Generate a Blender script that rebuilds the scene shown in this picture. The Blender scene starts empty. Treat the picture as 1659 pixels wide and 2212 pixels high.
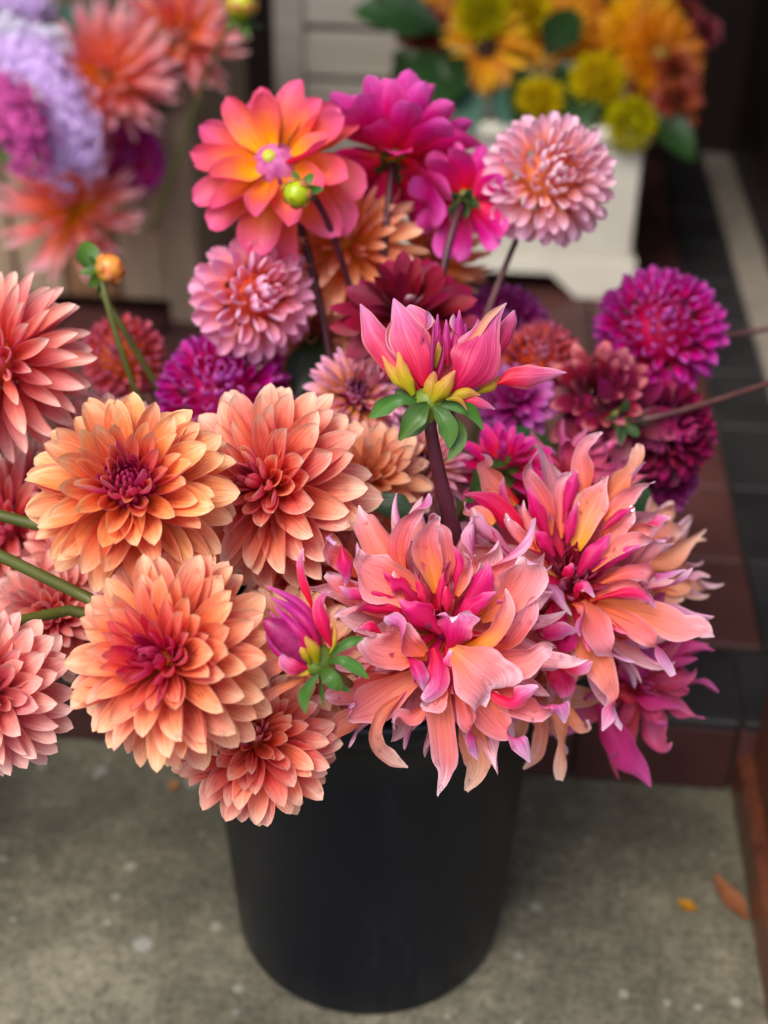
import bpy, math, random
from mathutils import Vector, Matrix
R = math.radians
SC = bpy.context.scene
COL = SC.collection

# ------------------------------------------------------------------ camera, sky, sun, exposure
F = 3000.0                       # focal length in units of a 1659 x 2212 picture
CAM_H, PITCH, ROLL, YAW = 0.954, 33.0, 1.0, 5.0
cd = bpy.data.cameras.new('camera')
cam = bpy.data.objects.new('camera', cd); COL.objects.link(cam)
cd.sensor_fit = 'VERTICAL'; cd.sensor_height = 24.0; cd.lens = 24.0 * F / 2212.0
cd.clip_start = 0.02; cd.clip_end = 200
cd.dof.use_dof = True; cd.dof.focus_distance = 0.81; cd.dof.aperture_fstop = 2.4
CAMM = Matrix.Translation((0, 0, CAM_H)) @ Matrix.Rotation(R(90 - PITCH), 4, 'X') @ Matrix.Rotation(R(ROLL), 4, 'Z')
cam.matrix_world = CAMM
SC.camera = cam
world = bpy.data.worlds.new('World'); SC.world = world; world.use_nodes = True
wn = world.node_tree.nodes; wl = world.node_tree.links
sky = wn.new('ShaderNodeTexSky'); sky.sky_type = 'NISHITA'; sky.sun_disc = False
sky.sun_elevation = R(58); sky.sun_rotation = R(215); sky.air_density = 1.0; sky.dust_density = 3.0; sky.ozone_density = 1.0
wl.new(sky.outputs[0], wn['Background'].inputs['Color']); wn['Background'].inputs['Strength'].default_value = 0.14
sd = bpy.data.lights.new('sun', 'SUN'); sun = bpy.data.objects.new('sun', sd); COL.objects.link(sun)
sd.energy = 1.5; sd.angle = R(32); sd.color = (1.0, 0.97, 0.94)
sun.rotation_euler = (R(32), 0, R(-35))
SC.view_settings.view_transform = 'Standard'; SC.view_settings.look = 'None'
SC.view_settings.gamma = 1.0; SC.view_settings.exposure = 1.0; SC.view_settings.use_curve_mapping = False
SC.render.engine = 'CYCLES'
try:
    SC.cycles.use_denoising = True
    SC.cycles.max_bounces = 8; SC.cycles.transmission_bounces = 6; SC.cycles.transparent_max_bounces = 6
except Exception:
    pass

# ------------------------------------------------------------------ helpers
def P(x, y, z):                              # a pixel of the photograph and a depth along the lens axis -> world point
    return CAMM @ Vector(((x - 829.5) / F * z, -(y - 1106.0) / F * z, -z))
def ground(x, y, h=0.0):                     # a pixel on the horizontal plane at height h
    d = CAMM.to_3x3() @ Vector(((x - 829.5) / F, -(y - 1106.0) / F, -1.0))
    t = (h - CAM_H) / d.z
    return Vector((0, 0, CAM_H)) + d * t
def camdir(v):
    return (CAMM.to_3x3() @ Vector(v)).normalized()
def lin(c):
    return tuple((x / 12.92 if x <= 0.04045 else ((x + 0.055) / 1.055) ** 2.4) for x in [k / 255.0 for k in c[:3]])
def lerp(a, b, t): return a + (b - a) * t
def interp(tab, t):
    if t <= tab[0][0]: return tab[0][1]
    for (a, x), (b, y) in zip(tab, tab[1:]):
        if t <= b: return x + (y - x) * (t - a) / (b - a)
    return tab[-1][1]
def link(o, parent=None):
    COL.objects.link(o)
    if parent is not None: o.parent = parent
    return o
def tag(o, label=None, cat=None, group=None, kind=None):
    if label: o['label'] = label
    if cat: o['category'] = cat
    if group: o['group'] = group
    if kind: o['kind'] = kind
    return o
def mesh(name, verts, faces, mat=None, smooth=True, uvs=None):
    m = bpy.data.meshes.new(name); m.from_pydata([tuple(v) for v in verts], [], faces)
    if mat is not None:
        for k in (mat if isinstance(mat, (list, tuple)) else [mat]): m.materials.append(k)
    if smooth and m.polygons: m.polygons.foreach_set('use_smooth', [True] * len(m.polygons))
    if uvs is not None:
        ul = m.uv_layers.new(name='UVMap')
        buf = []
        for l in m.loops: buf.extend(uvs[l.vertex_index])
        ul.data.foreach_set('uv', buf)
    m.update()
    return m
def obj(name, m, parent=None, mw=None):
    o = bpy.data.objects.new(name, m); link(o, parent)
    if mw is not None: o.matrix_basis = mw
    return o
def empty(name, mw):
    o = bpy.data.objects.new(name, None); o.empty_display_size = 0.01; link(o); o.matrix_basis = mw
    return o
def box_data(x0, x1, y0, y1, z0, z1, b=0.0):
    v = []; f = []
    if b <= 0:
        v = [(x, y, z) for z in (z0, z1) for y in (y0, y1) for x in (x0, x1)]
        f = [(0, 2, 3, 1), (4, 5, 7, 6), (0, 1, 5, 4), (2, 6, 7, 3), (0, 4, 6, 2), (1, 3, 7, 5)]
        return v, f
    # chamfered vertical edges and top edges
    def ring(i, z):
        a = b
        return [(x0 + i, y0 + i + a, z), (x0 + i + a, y0 + i, z), (x1 - i - a, y0 + i, z), (x1 - i, y0 + i + a, z),
                (x1 - i, y1 - i - a, z), (x1 - i - a, y1 - i, z), (x0 + i + a, y1 - i, z), (x0 + i, y1 - i - a, z)]
    v = ring(b, z0) + ring(0, z0 + b) + ring(0, z1 - b) + ring(b, z1)
    for k in range(3):
        for i in range(8):
            j = (i + 1) % 8
            f.append((k * 8 + i, k * 8 + j, k * 8 + 8 + j, k * 8 + 8 + i))
    f.append(tuple(range(7, -1, -1))); f.append(tuple(range(24, 32)))
    return v, f
def tube_data(pts, radii, n=7, cap=True):
    v = []; f = []
    pts = [Vector(p) for p in pts]
    up = Vector((0.3, 0.2, 1)).normalized()
    for i, p in enumerate(pts):
        t = (pts[min(i + 1, len(pts) - 1)] - pts[max(i - 1, 0)]).normalized()
        a = t.cross(up)
        if a.length < 1e-3: a = t.cross(Vector((1, 0, 0)))
        a.normalize(); b = t.cross(a); up = a.cross(t) if False else up
        r = radii[i] if isinstance(radii, (list, tuple)) else radii
        for k in range(n):
            q = 2 * math.pi * k / n
            v.append(p + a * (r * math.cos(q)) + b * (r * math.sin(q)))
    for i in range(len(pts) - 1):
        for k in range(n):
            k2 = (k + 1) % n
            f.append((i * n + k, i * n + k2, i * n + n + k2, i * n + n + k))
    if cap:
        f.append(tuple(range(n - 1, -1, -1))); f.append(tuple(range((len(pts) - 1) * n, len(pts) * n)))
    return v, f
def bez(p0, p1, p2, p3, n=14):
    out = []
    for i in range(n + 1):
        t = i / n; s = 1 - t
        out.append(p0 * s ** 3 + p1 * (3 * s * s * t) + p2 * (3 * s * t * t) + p3 * t ** 3)
    return out
def merge(parts):
    V = []; Fc = []
    for v, f in parts:
        o = len(V); V += list(v); Fc += [tuple(i + o for i in q) for q in f]
    return V, Fc
def lathe_data(profile, n=48):
    v = []; f = []
    for r, z in profile:
        for k in range(n):
            a = 2 * math.pi * k / n; v.append((r * math.cos(a), r * math.sin(a), z))
    for i in range(len(profile) - 1):
        for k in range(n):
            k2 = (k + 1) % n
            f.append((i * n + k, i * n + k2, (i + 1) * n + k2, (i + 1) * n + k))
    return v, f
def frame(pos, z, x=(1, 0, 0.1)):
    z = Vector(z).normalized(); x = Vector(x); y = z.cross(x)
    if y.length < 1e-3: y = z.cross(Vector((0, 1, 0)))
    y.normalize(); x = y.cross(z)
    m = Matrix((x, y, z)).transposed().to_4x4(); m.translation = Vector(pos)
    return m

# ------------------------------------------------------------------ materials
def new_mat(name):
    m = bpy.data.materials.new(name); m.use_nodes = True
    nt = m.node_tree; nt.nodes.clear()
    return m, nt, nt.nodes, nt.links
def ramp(nodes, stops, interp='LINEAR'):
    r = nodes.new('ShaderNodeValToRGB'); r.color_ramp.interpolation = interp
    e = r.color_ramp.elements
    while len(e) < len(stops): e.new(0.5)
    for k, (p, c) in enumerate(stops):
        e[k].position = p; e[k].color = (*c, 1)
    return r
def math_n(nodes, links, op, a, b=None, c=None, clamp=False):
    n = nodes.new('ShaderNodeMath'); n.operation = op; n.use_clamp = clamp
    for i, q in enumerate((a, b, c)):
        if q is None: continue
        if isinstance(q, (int, float)): n.inputs[i].default_value = q
        else: links.new(q, n.inputs[i])
    return n.outputs[0]
def mix_n(nodes, links, fac, a, b, mode='MIX'):
    n = nodes.new('ShaderNodeMix'); n.data_type = 'RGBA'; n.blend_type = mode
    for s, q in ((0, fac), (6, a), (7, b)):
        if isinstance(q, (int, float)): n.inputs[s].default_value = q
        elif isinstance(q, tuple): n.inputs[s].default_value = (*q, 1)
        else: links.new(q, n.inputs[s])
    return n.outputs[2]
def petal_mat(name, front, back, edge=None, edge_amt=0.5, edge_pow=5.0, inner=None, inner_t=0.3, vein=0.22, rough=0.46, trans=0.42, wear=1.0):
    """front/back: colours along the petal from base to tip (sRGB 0-255); inner: colour of the young petals round the eye"""
    m, nt, N, L = new_mat(name)
    out = N.new('ShaderNodeOutputMaterial')
    uv = N.new('ShaderNodeUVMap'); uv.uv_map = 'UVMap'
    sep = N.new('ShaderNodeSeparateXYZ'); L.new(uv.outputs[0], sep.inputs[0])
    U, V = sep.outputs[0], sep.outputs[1]
    oi = N.new('ShaderNodeObjectInfo')
    sc = N.new('ShaderNodeSeparateColor'); L.new(oi.outputs['Color'], sc.inputs[0])
    T = sc.outputs[0]; RND = oi.outputs['Random']
    # streaks along the petal
    cmb = N.new('ShaderNodeCombineXYZ')
    L.new(math_n(N, L, 'MULTIPLY', U, 26.0), cmb.inputs[0]); L.new(math_n(N, L, 'MULTIPLY', V, 2.2), cmb.inputs[1])
    L.new(math_n(N, L, 'MULTIPLY', RND, 40.0), cmb.inputs[2])
    nz = N.new('ShaderNodeTexNoise'); nz.inputs['Scale'].default_value = 1.0; nz.inputs['Detail'].default_value = 3.0
    L.new(cmb.outputs[0], nz.inputs['Vector'])
    streak = nz.outputs['Fac']
    # two or three darker long veins
    cw = N.new('ShaderNodeCombineXYZ'); L.new(math_n(N, L, 'MULTIPLY', U, 3.0), cw.inputs[0]); L.new(math_n(N, L, 'MULTIPLY', V, 1.5), cw.inputs[1]); L.new(math_n(N, L, 'MULTIPLY', RND, 70.0), cw.inputs[2])
    nw = N.new('ShaderNodeTexNoise'); nw.inputs['Scale'].default_value = 1.0; L.new(cw.outputs[0], nw.inputs['Vector'])
    uw = math_n(N, L, 'ADD', U, math_n(N, L, 'MULTIPLY', math_n(N, L, 'SUBTRACT', nw.outputs['Fac'], 0.5), 0.35))
    vv = math_n(N, L, 'ABSOLUTE', math_n(N, L, 'SINE', math_n(N, L, 'MULTIPLY', uw, 3.14159 * 5)))
    vline = math_n(N, L, 'SMOOTH_MIN', math_n(N, L, 'MULTIPLY', vv, 5.0), 1.0, 0.3)
    # large soft blotches
    nb = N.new('ShaderNodeTexNoise'); nb.inputs['Scale'].default_value = 1.0; nb.inputs['Detail'].default_value = 2.0
    cb = N.new('ShaderNodeCombineXYZ'); L.new(math_n(N, L, 'MULTIPLY', U, 2.5), cb.inputs[0]); L.new(math_n(N, L, 'MULTIPLY', V, 3.0), cb.inputs[1])
    L.new(math_n(N, L, 'MULTIPLY', RND, 90.0), cb.inputs[2]); L.new(cb.outputs[0], nb.inputs['Vector'])
    blot = math_n(N, L, 'SUBTRACT', nb.outputs['Fac'], 0.5)
    vpos = math_n(N, L, 'ADD', math_n(N, L, 'ADD', V, math_n(N, L, 'MULTIPLY', blot, 0.35)),
                  math_n(N, L, 'MULTIPLY', math_n(N, L, 'SUBTRACT', streak, 0.5), 0.3), clamp=True)
    def stops(cols): return [(k / (len(cols) - 1), lin(c)) for k, c in enumerate(cols)]
    rf = ramp(N, stops(front)); L.new(vpos, rf.inputs[0]); cf = rf.outputs[0]
    rb = ramp(N, stops(back)); L.new(vpos, rb.inputs[0]); cb_ = rb.outputs[0]
    if edge:
        e = math_n(N, L, 'ABSOLUTE', math_n(N, L, 'SUBTRACT', math_n(N, L, 'MULTIPLY', U, 2.0), 1.0))
        e = math_n(N, L, 'POWER', e, edge_pow)
        e = math_n(N, L, 'MULTIPLY', e, math_n(N, L, 'MULTIPLY', V, edge_amt * 1.3), clamp=True)
        cf = mix_n(N, L, e, cf, lin(edge)); cb_ = mix_n(N, L, math_n(N, L, 'MULTIPLY', e, 0.6), cb_, lin(edge))
    if inner:
        k = N.new('ShaderNodeMapRange'); k.inputs['From Min'].default_value = inner_t * 0.35; k.inputs['From Max'].default_value = inner_t
        k.inputs['To Min'].default_value = 0.95; k.inputs['To Max'].default_value = 0.0; k.interpolation_type = 'SMOOTHSTEP'
        L.new(T, k.inputs['Value'])
        cf = mix_n(N, L, k.outputs[0], cf, lin(inner)); cb_ = mix_n(N, L, math_n(N, L, 'MULTIPLY', k.outputs[0], 0.8), cb_, lin(inner))
    geo = N.new('ShaderNodeNewGeometry')
    col = mix_n(N, L, geo.outputs['Backfacing'], cf, cb_)
    # streak and vein shading, petal-to-petal differences
    s = math_n(N, L, 'ADD', math_n(N, L, 'MULTIPLY', math_n(N, L, 'SUBTRACT', streak, 0.5), vein * 2.4), 1.0)
    s = math_n(N, L, 'MULTIPLY', s, math_n(N, L, 'ADD', math_n(N, L, 'MULTIPLY', vline, vein * 0.6), 1.0 - vein * 0.6))
    s = math_n(N, L, 'MULTIPLY', s, math_n(N, L, 'ADD', math_n(N, L, 'MULTIPLY', RND, 0.22), 0.88))
    hs = N.new('ShaderNodeHueSaturation'); L.new(col, hs.inputs['Color']); L.new(s, hs.inputs['Value']); hs.inputs['Saturation'].default_value = 1.03
    L.new(math_n(N, L, 'ADD', math_n(N, L, 'MULTIPLY', RND, 0.022), 0.489), hs.inputs['Hue'])
    col = hs.outputs[0]
    if wear:
        cz = N.new('ShaderNodeCombineXYZ'); L.new(math_n(N, L, 'MULTIPLY', U, 9.0), cz.inputs[0]); L.new(math_n(N, L, 'MULTIPLY', V, 22.0), cz.inputs[1]); L.new(math_n(N, L, 'MULTIPLY', RND, 50.0), cz.inputs[2])
        nf = N.new('ShaderNodeTexNoise'); nf.inputs['Scale'].default_value = 1.0; nf.inputs['Detail'].default_value = 2.0; L.new(cz.outputs[0], nf.inputs['Vector'])
        fleck = math_n(N, L, 'MULTIPLY', math_n(N, L, 'SUBTRACT', nf.outputs['Fac'], 0.70), 9.0, clamp=True)
        tipb = math_n(N, L, 'MULTIPLY', math_n(N, L, 'SUBTRACT', math_n(N, L, 'ADD', V, math_n(N, L, 'MULTIPLY', blot, 0.3)), 0.95), 12.0, clamp=True)
        tipb = math_n(N, L, 'MULTIPLY', tipb, math_n(N, L, 'GREATER_THAN', RND, 0.72))
        col = mix_n(N, L, math_n(N, L, 'MULTIPLY', math_n(N, L, 'ADD', fleck, tipb, clamp=True), 0.42 * wear), col, lin((150, 92, 58)))
    bs = N.new('ShaderNodeBsdfPrincipled'); L.new(col, bs.inputs['Base Color'])
    bs.inputs['Roughness'].default_value = rough; bs.inputs['Specular IOR Level'].default_value = 0.35
    bs.inputs['Sheen Weight'].default_value = 0.03; bs.inputs['Sheen Roughness'].default_value = 0.5
    bp = N.new('ShaderNodeBump'); bp.inputs['Strength'].default_value = 0.35; bp.inputs['Distance'].default_value = 0.0008
    L.new(math_n(N, L, 'ADD', math_n(N, L, 'MULTIPLY', streak, 0.6), vline), bp.inputs['Height']); L.new(bp.outputs[0], bs.inputs['Normal'])
    tr = N.new('ShaderNodeBsdfTranslucent')
    g = N.new('ShaderNodeGamma'); g.inputs[1].default_value = 1.5; L.new(col, g.inputs[0]); L.new(g.outputs[0], tr.inputs['Color'])
    mx = N.new('ShaderNodeMixShader'); mx.inputs[0].default_value = trans
    L.new(bs.outputs[0], mx.inputs[1]); L.new(tr.outputs[0], mx.inputs[2]); L.new(mx.outputs[0], out.inputs['Surface'])
    return m
def plain(name, c1, c2=None, scale=20.0, rough=0.6, bump=0.2, dist=0.002, detail=4.0, stretch=(1, 1, 1), trans=0.0, spec=0.4, coat=0.0):
    m, nt, N, L = new_mat(name)
    out = N.new('ShaderNodeOutputMaterial'); bs = N.new('ShaderNodeBsdfPrincipled')
    tc = N.new('ShaderNodeTexCoord'); mp = N.new('ShaderNodeMapping'); mp.inputs['Scale'].default_value = stretch
    L.new(tc.outputs['Object'], mp.inputs[0])
    oi = N.new('ShaderNodeObjectInfo'); ad = N.new('ShaderNodeVectorMath'); ad.operation = 'ADD'
    cx = N.new('ShaderNodeCombineXYZ'); L.new(math_n(N, L, 'MULTIPLY', oi.outputs['Random'], 13.0), cx.inputs[0])
    L.new(mp.outputs[0], ad.inputs[0]); L.new(cx.outputs[0], ad.inputs[1])
    nz = N.new('ShaderNodeTexNoise'); nz.inputs['Scale'].default_value = scale; nz.inputs['Detail'].default_value = detail
    L.new(ad.outputs[0], nz.inputs['Vector'])
    r = ramp(N, [(0.3, lin(c1)), (0.7, lin(c2 or c1))]); L.new(nz.outputs['Fac'], r.inputs[0])
    hs = N.new('ShaderNodeHueSaturation'); L.new(r.outputs[0], hs.inputs['Color'])
    L.new(math_n(N, L, 'ADD', math_n(N, L, 'MULTIPLY', oi.outputs['Random'], 0.3), 0.85), hs.inputs['Value'])
    L.new(hs.outputs[0], bs.inputs['Base Color'])
    bs.inputs['Roughness'].default_value = rough; bs.inputs['Specular IOR Level'].default_value = spec
    bs.inputs['Coat Weight'].default_value = coat
    if bump:
        bp = N.new('ShaderNodeBump'); bp.inputs['Strength'].default_value = bump; bp.inputs['Distance'].default_value = dist
        L.new(nz.outputs['Fac'], bp.inputs['Height']); L.new(bp.outputs[0], bs.inputs['Normal'])
    if trans:
        tr = N.new('ShaderNodeBsdfTranslucent'); L.new(hs.outputs[0], tr.inputs['Color'])
        mx = N.new('ShaderNodeMixShader'); mx.inputs[0].default_value = trans
        L.new(bs.outputs[0], mx.inputs[1]); L.new(tr.outputs[0], mx.inputs[2]); L.new(mx.outputs[0], out.inputs['Surface'])
    else:
        L.new(bs.outputs[0], out.inputs['Surface'])
    return m
def concrete_mat():
    m, nt, N, L = new_mat('concrete')
    out = N.new('ShaderNodeOutputMaterial'); bs = N.new('ShaderNodeBsdfPrincipled'); L.new(bs.outputs[0], out.inputs[0])
    tc = N.new('ShaderNodeTexCoord'); O = tc.outputs['Object']
    def noise(scale, detail, rough=0.6):
        n = N.new('ShaderNodeTexNoise'); n.inputs['Scale'].default_value = scale; n.inputs['Detail'].default_value = detail
        n.inputs['Roughness'].default_value = rough; L.new(O, n.inputs['Vector']); return n.outputs['Fac']
    big, mid, fine = noise(5.0, 6, .65), noise(34, 6, 0.75), noise(120, 4, 0.85)
    r = ramp(N, [(0.3, lin((63, 61, 49))), (0.5, lin((99, 95, 79))), (0.68, lin((140, 133, 110)))])
    L.new(math_n(N, L, 'ADD', math_n(N, L, 'MULTIPLY', big, 0.6), math_n(N, L, 'MULTIPLY', mid, 0.4)), r.inputs[0])
    c = r.outputs[0]
    # dark pits and pale grit
    rp = ramp(N, [(0.36, (0.45, 0.45, 0.45)), (0.5, (1, 1, 1)), (0.66, (1.25, 1.22, 1.15))]); L.new(fine, rp.inputs[0]); rp.color_ramp.elements[0].color = (.55, .55, .55, 1); rp.color_ramp.elements[2].color = (1.32, 1.3, 1.25, 1)
    c = mix_n(N, L, 1.0, c, rp.outputs[0], 'MULTIPLY')
    # scattered pale droppings and gum spots
    vo = N.new('ShaderNodeTexVoronoi'); vo.feature = 'F1'; vo.voronoi_dimensions = '2D'; vo.inputs['Scale'].default_value = 9.0; vo.inputs['Randomness'].default_value = 1.0
    L.new(O, vo.inputs['Vector'])
    sc = N.new('ShaderNodeSeparateColor'); L.new(vo.outputs['Color'], sc.inputs[0])
    rad = math_n(N, L, 'MULTIPLY', math_n(N, L, 'GREATER_THAN', sc.outputs[0], 0.4), math_n(N, L, 'MULTIPLY', sc.outputs[1], 0.10))
    dd = math_n(N, L, 'ADD', vo.outputs['Distance'], math_n(N, L, 'MULTIPLY', math_n(N, L, 'SUBTRACT', mid, 0.5), 0.12))
    sp = math_n(N, L, 'MULTIPLY', math_n(N, L, 'SUBTRACT', rad, dd), 25.0, clamp=True)
    c = mix_n(N, L, math_n(N, L, 'MULTIPLY', sp, 0.38), c, lin((180, 180, 174)))
    st = noise(1.7, 5, .6); rs = ramp(N, [(.36, (.62, .60, .56)), (.52, (1, 1, 1))]); L.new(st, rs.inputs[0])
    c = mix_n(N, L, 1.0, c, rs.outputs[0], 'MULTIPLY')
    v2 = N.new('ShaderNodeTexVoronoi'); v2.voronoi_dimensions = '2D'; v2.inputs['Scale'].default_value = 34.0; L.new(O, v2.inputs['Vector'])
    s2 = N.new('ShaderNodeSeparateColor'); L.new(v2.outputs['Color'], s2.inputs[0])
    sp2 = math_n(N, L, 'MULTIPLY', math_n(N, L, 'SUBTRACT', math_n(N, L, 'MULTIPLY', math_n(N, L, 'GREATER_THAN', s2.outputs[0], .7), math_n(N, L, 'MULTIPLY', s2.outputs[1], .2)), v2.outputs['Distance']), 14.0, clamp=True)
    c = mix_n(N, L, math_n(N, L, 'MULTIPLY', sp2, .4), c, lin((176, 172, 158)))
    L.new(c, bs.inputs['Base Color']); bs.inputs['Roughness'].default_value = 0.8; bs.inputs['Specular IOR Level'].default_value = 0.3
    bp = N.new('ShaderNodeBump'); bp.inputs['Strength'].default_value = 0.5; bp.inputs['Distance'].default_value = 0.002
    L.new(math_n(N, L, 'ADD', fine, mid), bp.inputs['Height']); L.new(bp.outputs[0], bs.inputs['Normal'])
    return m

def bucket_mat():
    m, nt, N, L = new_mat('bucket_black_plastic')
    out = N.new('ShaderNodeOutputMaterial'); bs = N.new('ShaderNodeBsdfPrincipled'); L.new(bs.outputs[0], out.inputs[0])
    tc = N.new('ShaderNodeTexCoord'); mp = N.new('ShaderNodeMapping'); mp.inputs['Scale'].default_value = (1, 1, .25); L.new(tc.outputs['Object'], mp.inputs[0])
    nz = N.new('ShaderNodeTexNoise'); nz.inputs['Scale'].default_value = 26.0; nz.inputs['Detail'].default_value = 8.0; nz.inputs['Roughness'].default_value = .7; L.new(mp.outputs[0], nz.inputs['Vector'])
    nd = N.new('ShaderNodeTexNoise'); nd.inputs['Scale'].default_value = 210.0; nd.inputs['Detail'].default_value = 3.0; L.new(tc.outputs['Object'], nd.inputs['Vector'])
    r = ramp(N, [(.42, lin((5, 8, 17))), (.60, lin((8, 11, 21))), (.76, lin((30, 32, 38)))]); L.new(nz.outputs['Fac'], r.inputs[0])
    r2 = ramp(N, [(.66, (0, 0, 0)), (.74, (1, 1, 1))]); L.new(nd.outputs['Fac'], r2.inputs[0])
    L.new(mix_n(N, L, math_n(N, L, 'MULTIPLY', r2.outputs[0], .25), r.outputs[0], lin((60, 60, 58))), bs.inputs['Base Color'])
    L.new(math_n(N, L, 'ADD', math_n(N, L, 'MULTIPLY', nz.outputs['Fac'], .25), .26), bs.inputs['Roughness']); bs.inputs['Specular IOR Level'].default_value = .3
    return m
M = {}
# decorative dahlias of the front bunch
M['orange'] = petal_mat('petal_orange', [(244, 124, 40), (244, 104, 64), (245, 118, 84), (247, 138, 102), (249, 166, 126), (252, 208, 170)], [(208, 46, 106), (216, 70, 134), (240, 150, 156)], edge=(253, 212, 180), inner=(218, 36, 110), inner_t=0.42, vein=.24)
M['amber'] = petal_mat('petal_amber', [(245, 130, 26), (246, 110, 58), (246, 124, 76), (248, 146, 94), (250, 172, 116), (252, 212, 166)], [(206, 40, 122), (216, 72, 142), (242, 156, 150)], edge=(253, 216, 176), inner=(202, 10, 118), inner_t=0.36, vein=.24)
M['salmon'] = petal_mat('petal_salmon', [(244, 112, 40), (244, 98, 76), (245, 114, 94), (247, 138, 114), (250, 172, 144), (254, 222, 194)], [(212, 40, 106), (218, 72, 126), (240, 150, 150)], edge=(254, 224, 200), inner=(214, 22, 86), inner_t=0.2, vein=.24)
M['rose'] = petal_mat('petal_rose_salmon', [(242, 92, 74), (242, 108, 102), (241, 130, 124), (246, 168, 156), (252, 216, 200)], [(214, 74, 120), (220, 106, 138), (234, 160, 168)], edge=(252, 220, 208), inner=(230, 60, 60), inner_t=0.14, vein=.18)
M['dusty'] = petal_mat('petal_dusty_rose', [(236, 84, 80), (238, 106, 104), (239, 130, 124), (244, 164, 154), (250, 210, 196)], [(208, 74, 120), (218, 104, 138), (234, 160, 172)], edge=(250, 218, 206), vein=.18)
M['coralred'] = petal_mat('petal_coral_red', [(236, 74, 30), (244, 90, 66), (245, 112, 94), (247, 148, 126), (251, 206, 180)], [(212, 50, 90), (224, 86, 114), (240, 150, 150)], edge=(252, 216, 194), vein=.18)
M['peach'] = petal_mat('petal_peach', [(236, 150, 50), (240, 156, 100), (242, 168, 130), (247, 208, 176)], [(216, 114, 116), (224, 138, 130), (240, 184, 166)], edge=(250, 222, 194), vein=.18)
# wavy large dahlias
M['wavy'] = petal_mat('petal_wavy', [(244, 164, 36), (242, 148, 88), (240, 130, 116), (239, 136, 138), (240, 166, 172), (245, 208, 218)], [(208, 2, 50), (218, 16, 84), (220, 60, 122), (218, 124, 176), (234, 194, 220)], edge=(248, 196, 208), edge_amt=1.0, edge_pow=3.5, inner=(176, 0, 70), inner_t=0.26, vein=0.24, trans=.42)
M['heart'] = petal_mat('petal_heart_magenta', [(170, 0, 56), (190, 6, 76), (200, 30, 96)], [(150, 0, 48), (184, 2, 70), (200, 22, 92), (214, 90, 130)], vein=.3, trans=.2)
M['hot'] = petal_mat('petal_hot_pink', [(214, 20, 70), (222, 60, 100), (232, 120, 140)], [(184, 0, 54), (202, 8, 80), (210, 44, 112), (224, 120, 166)], edge=(238, 150, 176), vein=.28, trans=.28)
M['wavyt'] = petal_mat('petal_wavy_coral', [(242, 138, 76), (240, 124, 106), (239, 130, 130), (240, 150, 158), (243, 186, 196), (247, 222, 232)], [(208, 2, 50), (218, 16, 84), (220, 60, 122), (218, 124, 176), (234, 194, 220)], edge=(248, 200, 212), edge_amt=1.1, edge_pow=3.5, vein=0.24, trans=.42)
M['wavyfade'] = petal_mat('petal_wavy_faded', [(230, 130, 84), (230, 146, 118), (232, 170, 148), (238, 206, 190)], [(206, 100, 144), (214, 140, 176), (236, 206, 212)], edge=(244, 216, 206), vein=0.26)
M['wavypink'] = petal_mat('petal_wavy_pink', [(212, 60, 70), (214, 76, 104), (212, 92, 130), (216, 130, 160)], [(200, 30, 90), (206, 60, 124), (206, 100, 156)], edge=(226, 150, 170))
M['halfopen'] = petal_mat('petal_half_open', [(224, 60, 74), (224, 100, 122), (228, 144, 156), (236, 182, 180)], [(200, 14, 54), (206, 58, 96), (204, 96, 140), (198, 134, 178)], edge=(242, 196, 178), edge_amt=0.9, edge_pow=7, vein=0.46, inner=(164, 10, 84), inner_t=0.2, trans=.28)
M['purplebud'] = petal_mat('petal_purple_bud', [(200, 20, 84), (190, 30, 104), (186, 60, 130)], [(190, 10, 64), (172, 16, 100), (160, 30, 120), (190, 90, 150)], edge=(200, 110, 160), vein=0.36, trans=.2)
# balls, pompons, open ones
M['magenta'] = petal_mat('petal_magenta', [(208, 6, 96), (214, 14, 130), (212, 40, 168), (222, 110, 206)], [(190, 10, 120), (202, 40, 164), (222, 120, 212)], edge=(230, 140, 220), edge_amt=.9, vein=0.12)
M['pinkball'] = petal_mat('petal_pink_ball', [(248, 120, 70), (248, 166, 166), (244, 166, 196), (244, 186, 218)], [(230, 136, 180), (238, 168, 206), (246, 208, 230)], edge=(253, 220, 236), vein=0.1)
M['pinkpale'] = petal_mat('petal_pale_pink', [(248, 150, 90), (248, 184, 176), (246, 190, 212), (247, 212, 230)], [(234, 160, 196), (242, 192, 218), (250, 228, 230)], edge=(254, 236, 232), vein=0.1)
M['coralball'] = petal_mat('petal_coral_ball', [(224, 96, 30), (228, 106, 86), (222, 108, 124), (214, 120, 150)], [(196, 70, 110), (206, 100, 140), (214, 140, 170)], edge=(230, 160, 170), vein=0.15)
M['lilacyellow'] = petal_mat('petal_lilac_yellow', [(160, 20, 100), (238, 170, 70), (240, 172, 150), (238, 170, 190), (238, 184, 220)], [(190, 60, 130), (220, 130, 180), (236, 186, 216)], edge=(242, 200, 220), vein=0.12, inner=(130, 10, 90), inner_t=0.2)
M['sunset'] = petal_mat('petal_sunset', [(252, 196, 20), (250, 164, 44), (248, 134, 84), (246, 112, 124), (244, 106, 156)], [(206, 24, 90), (222, 50, 120), (238, 100, 160)], edge=(246, 120, 160), vein=0.10)
M['cerise'] = petal_mat('petal_cerise', [(240, 90, 40), (232, 40, 84), (218, 30, 116), (214, 64, 154)], [(226, 50, 60), (210, 20, 96), (210, 44, 140), (222, 96, 178)], edge=(228, 104, 180), vein=0.12, trans=.25)
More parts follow.
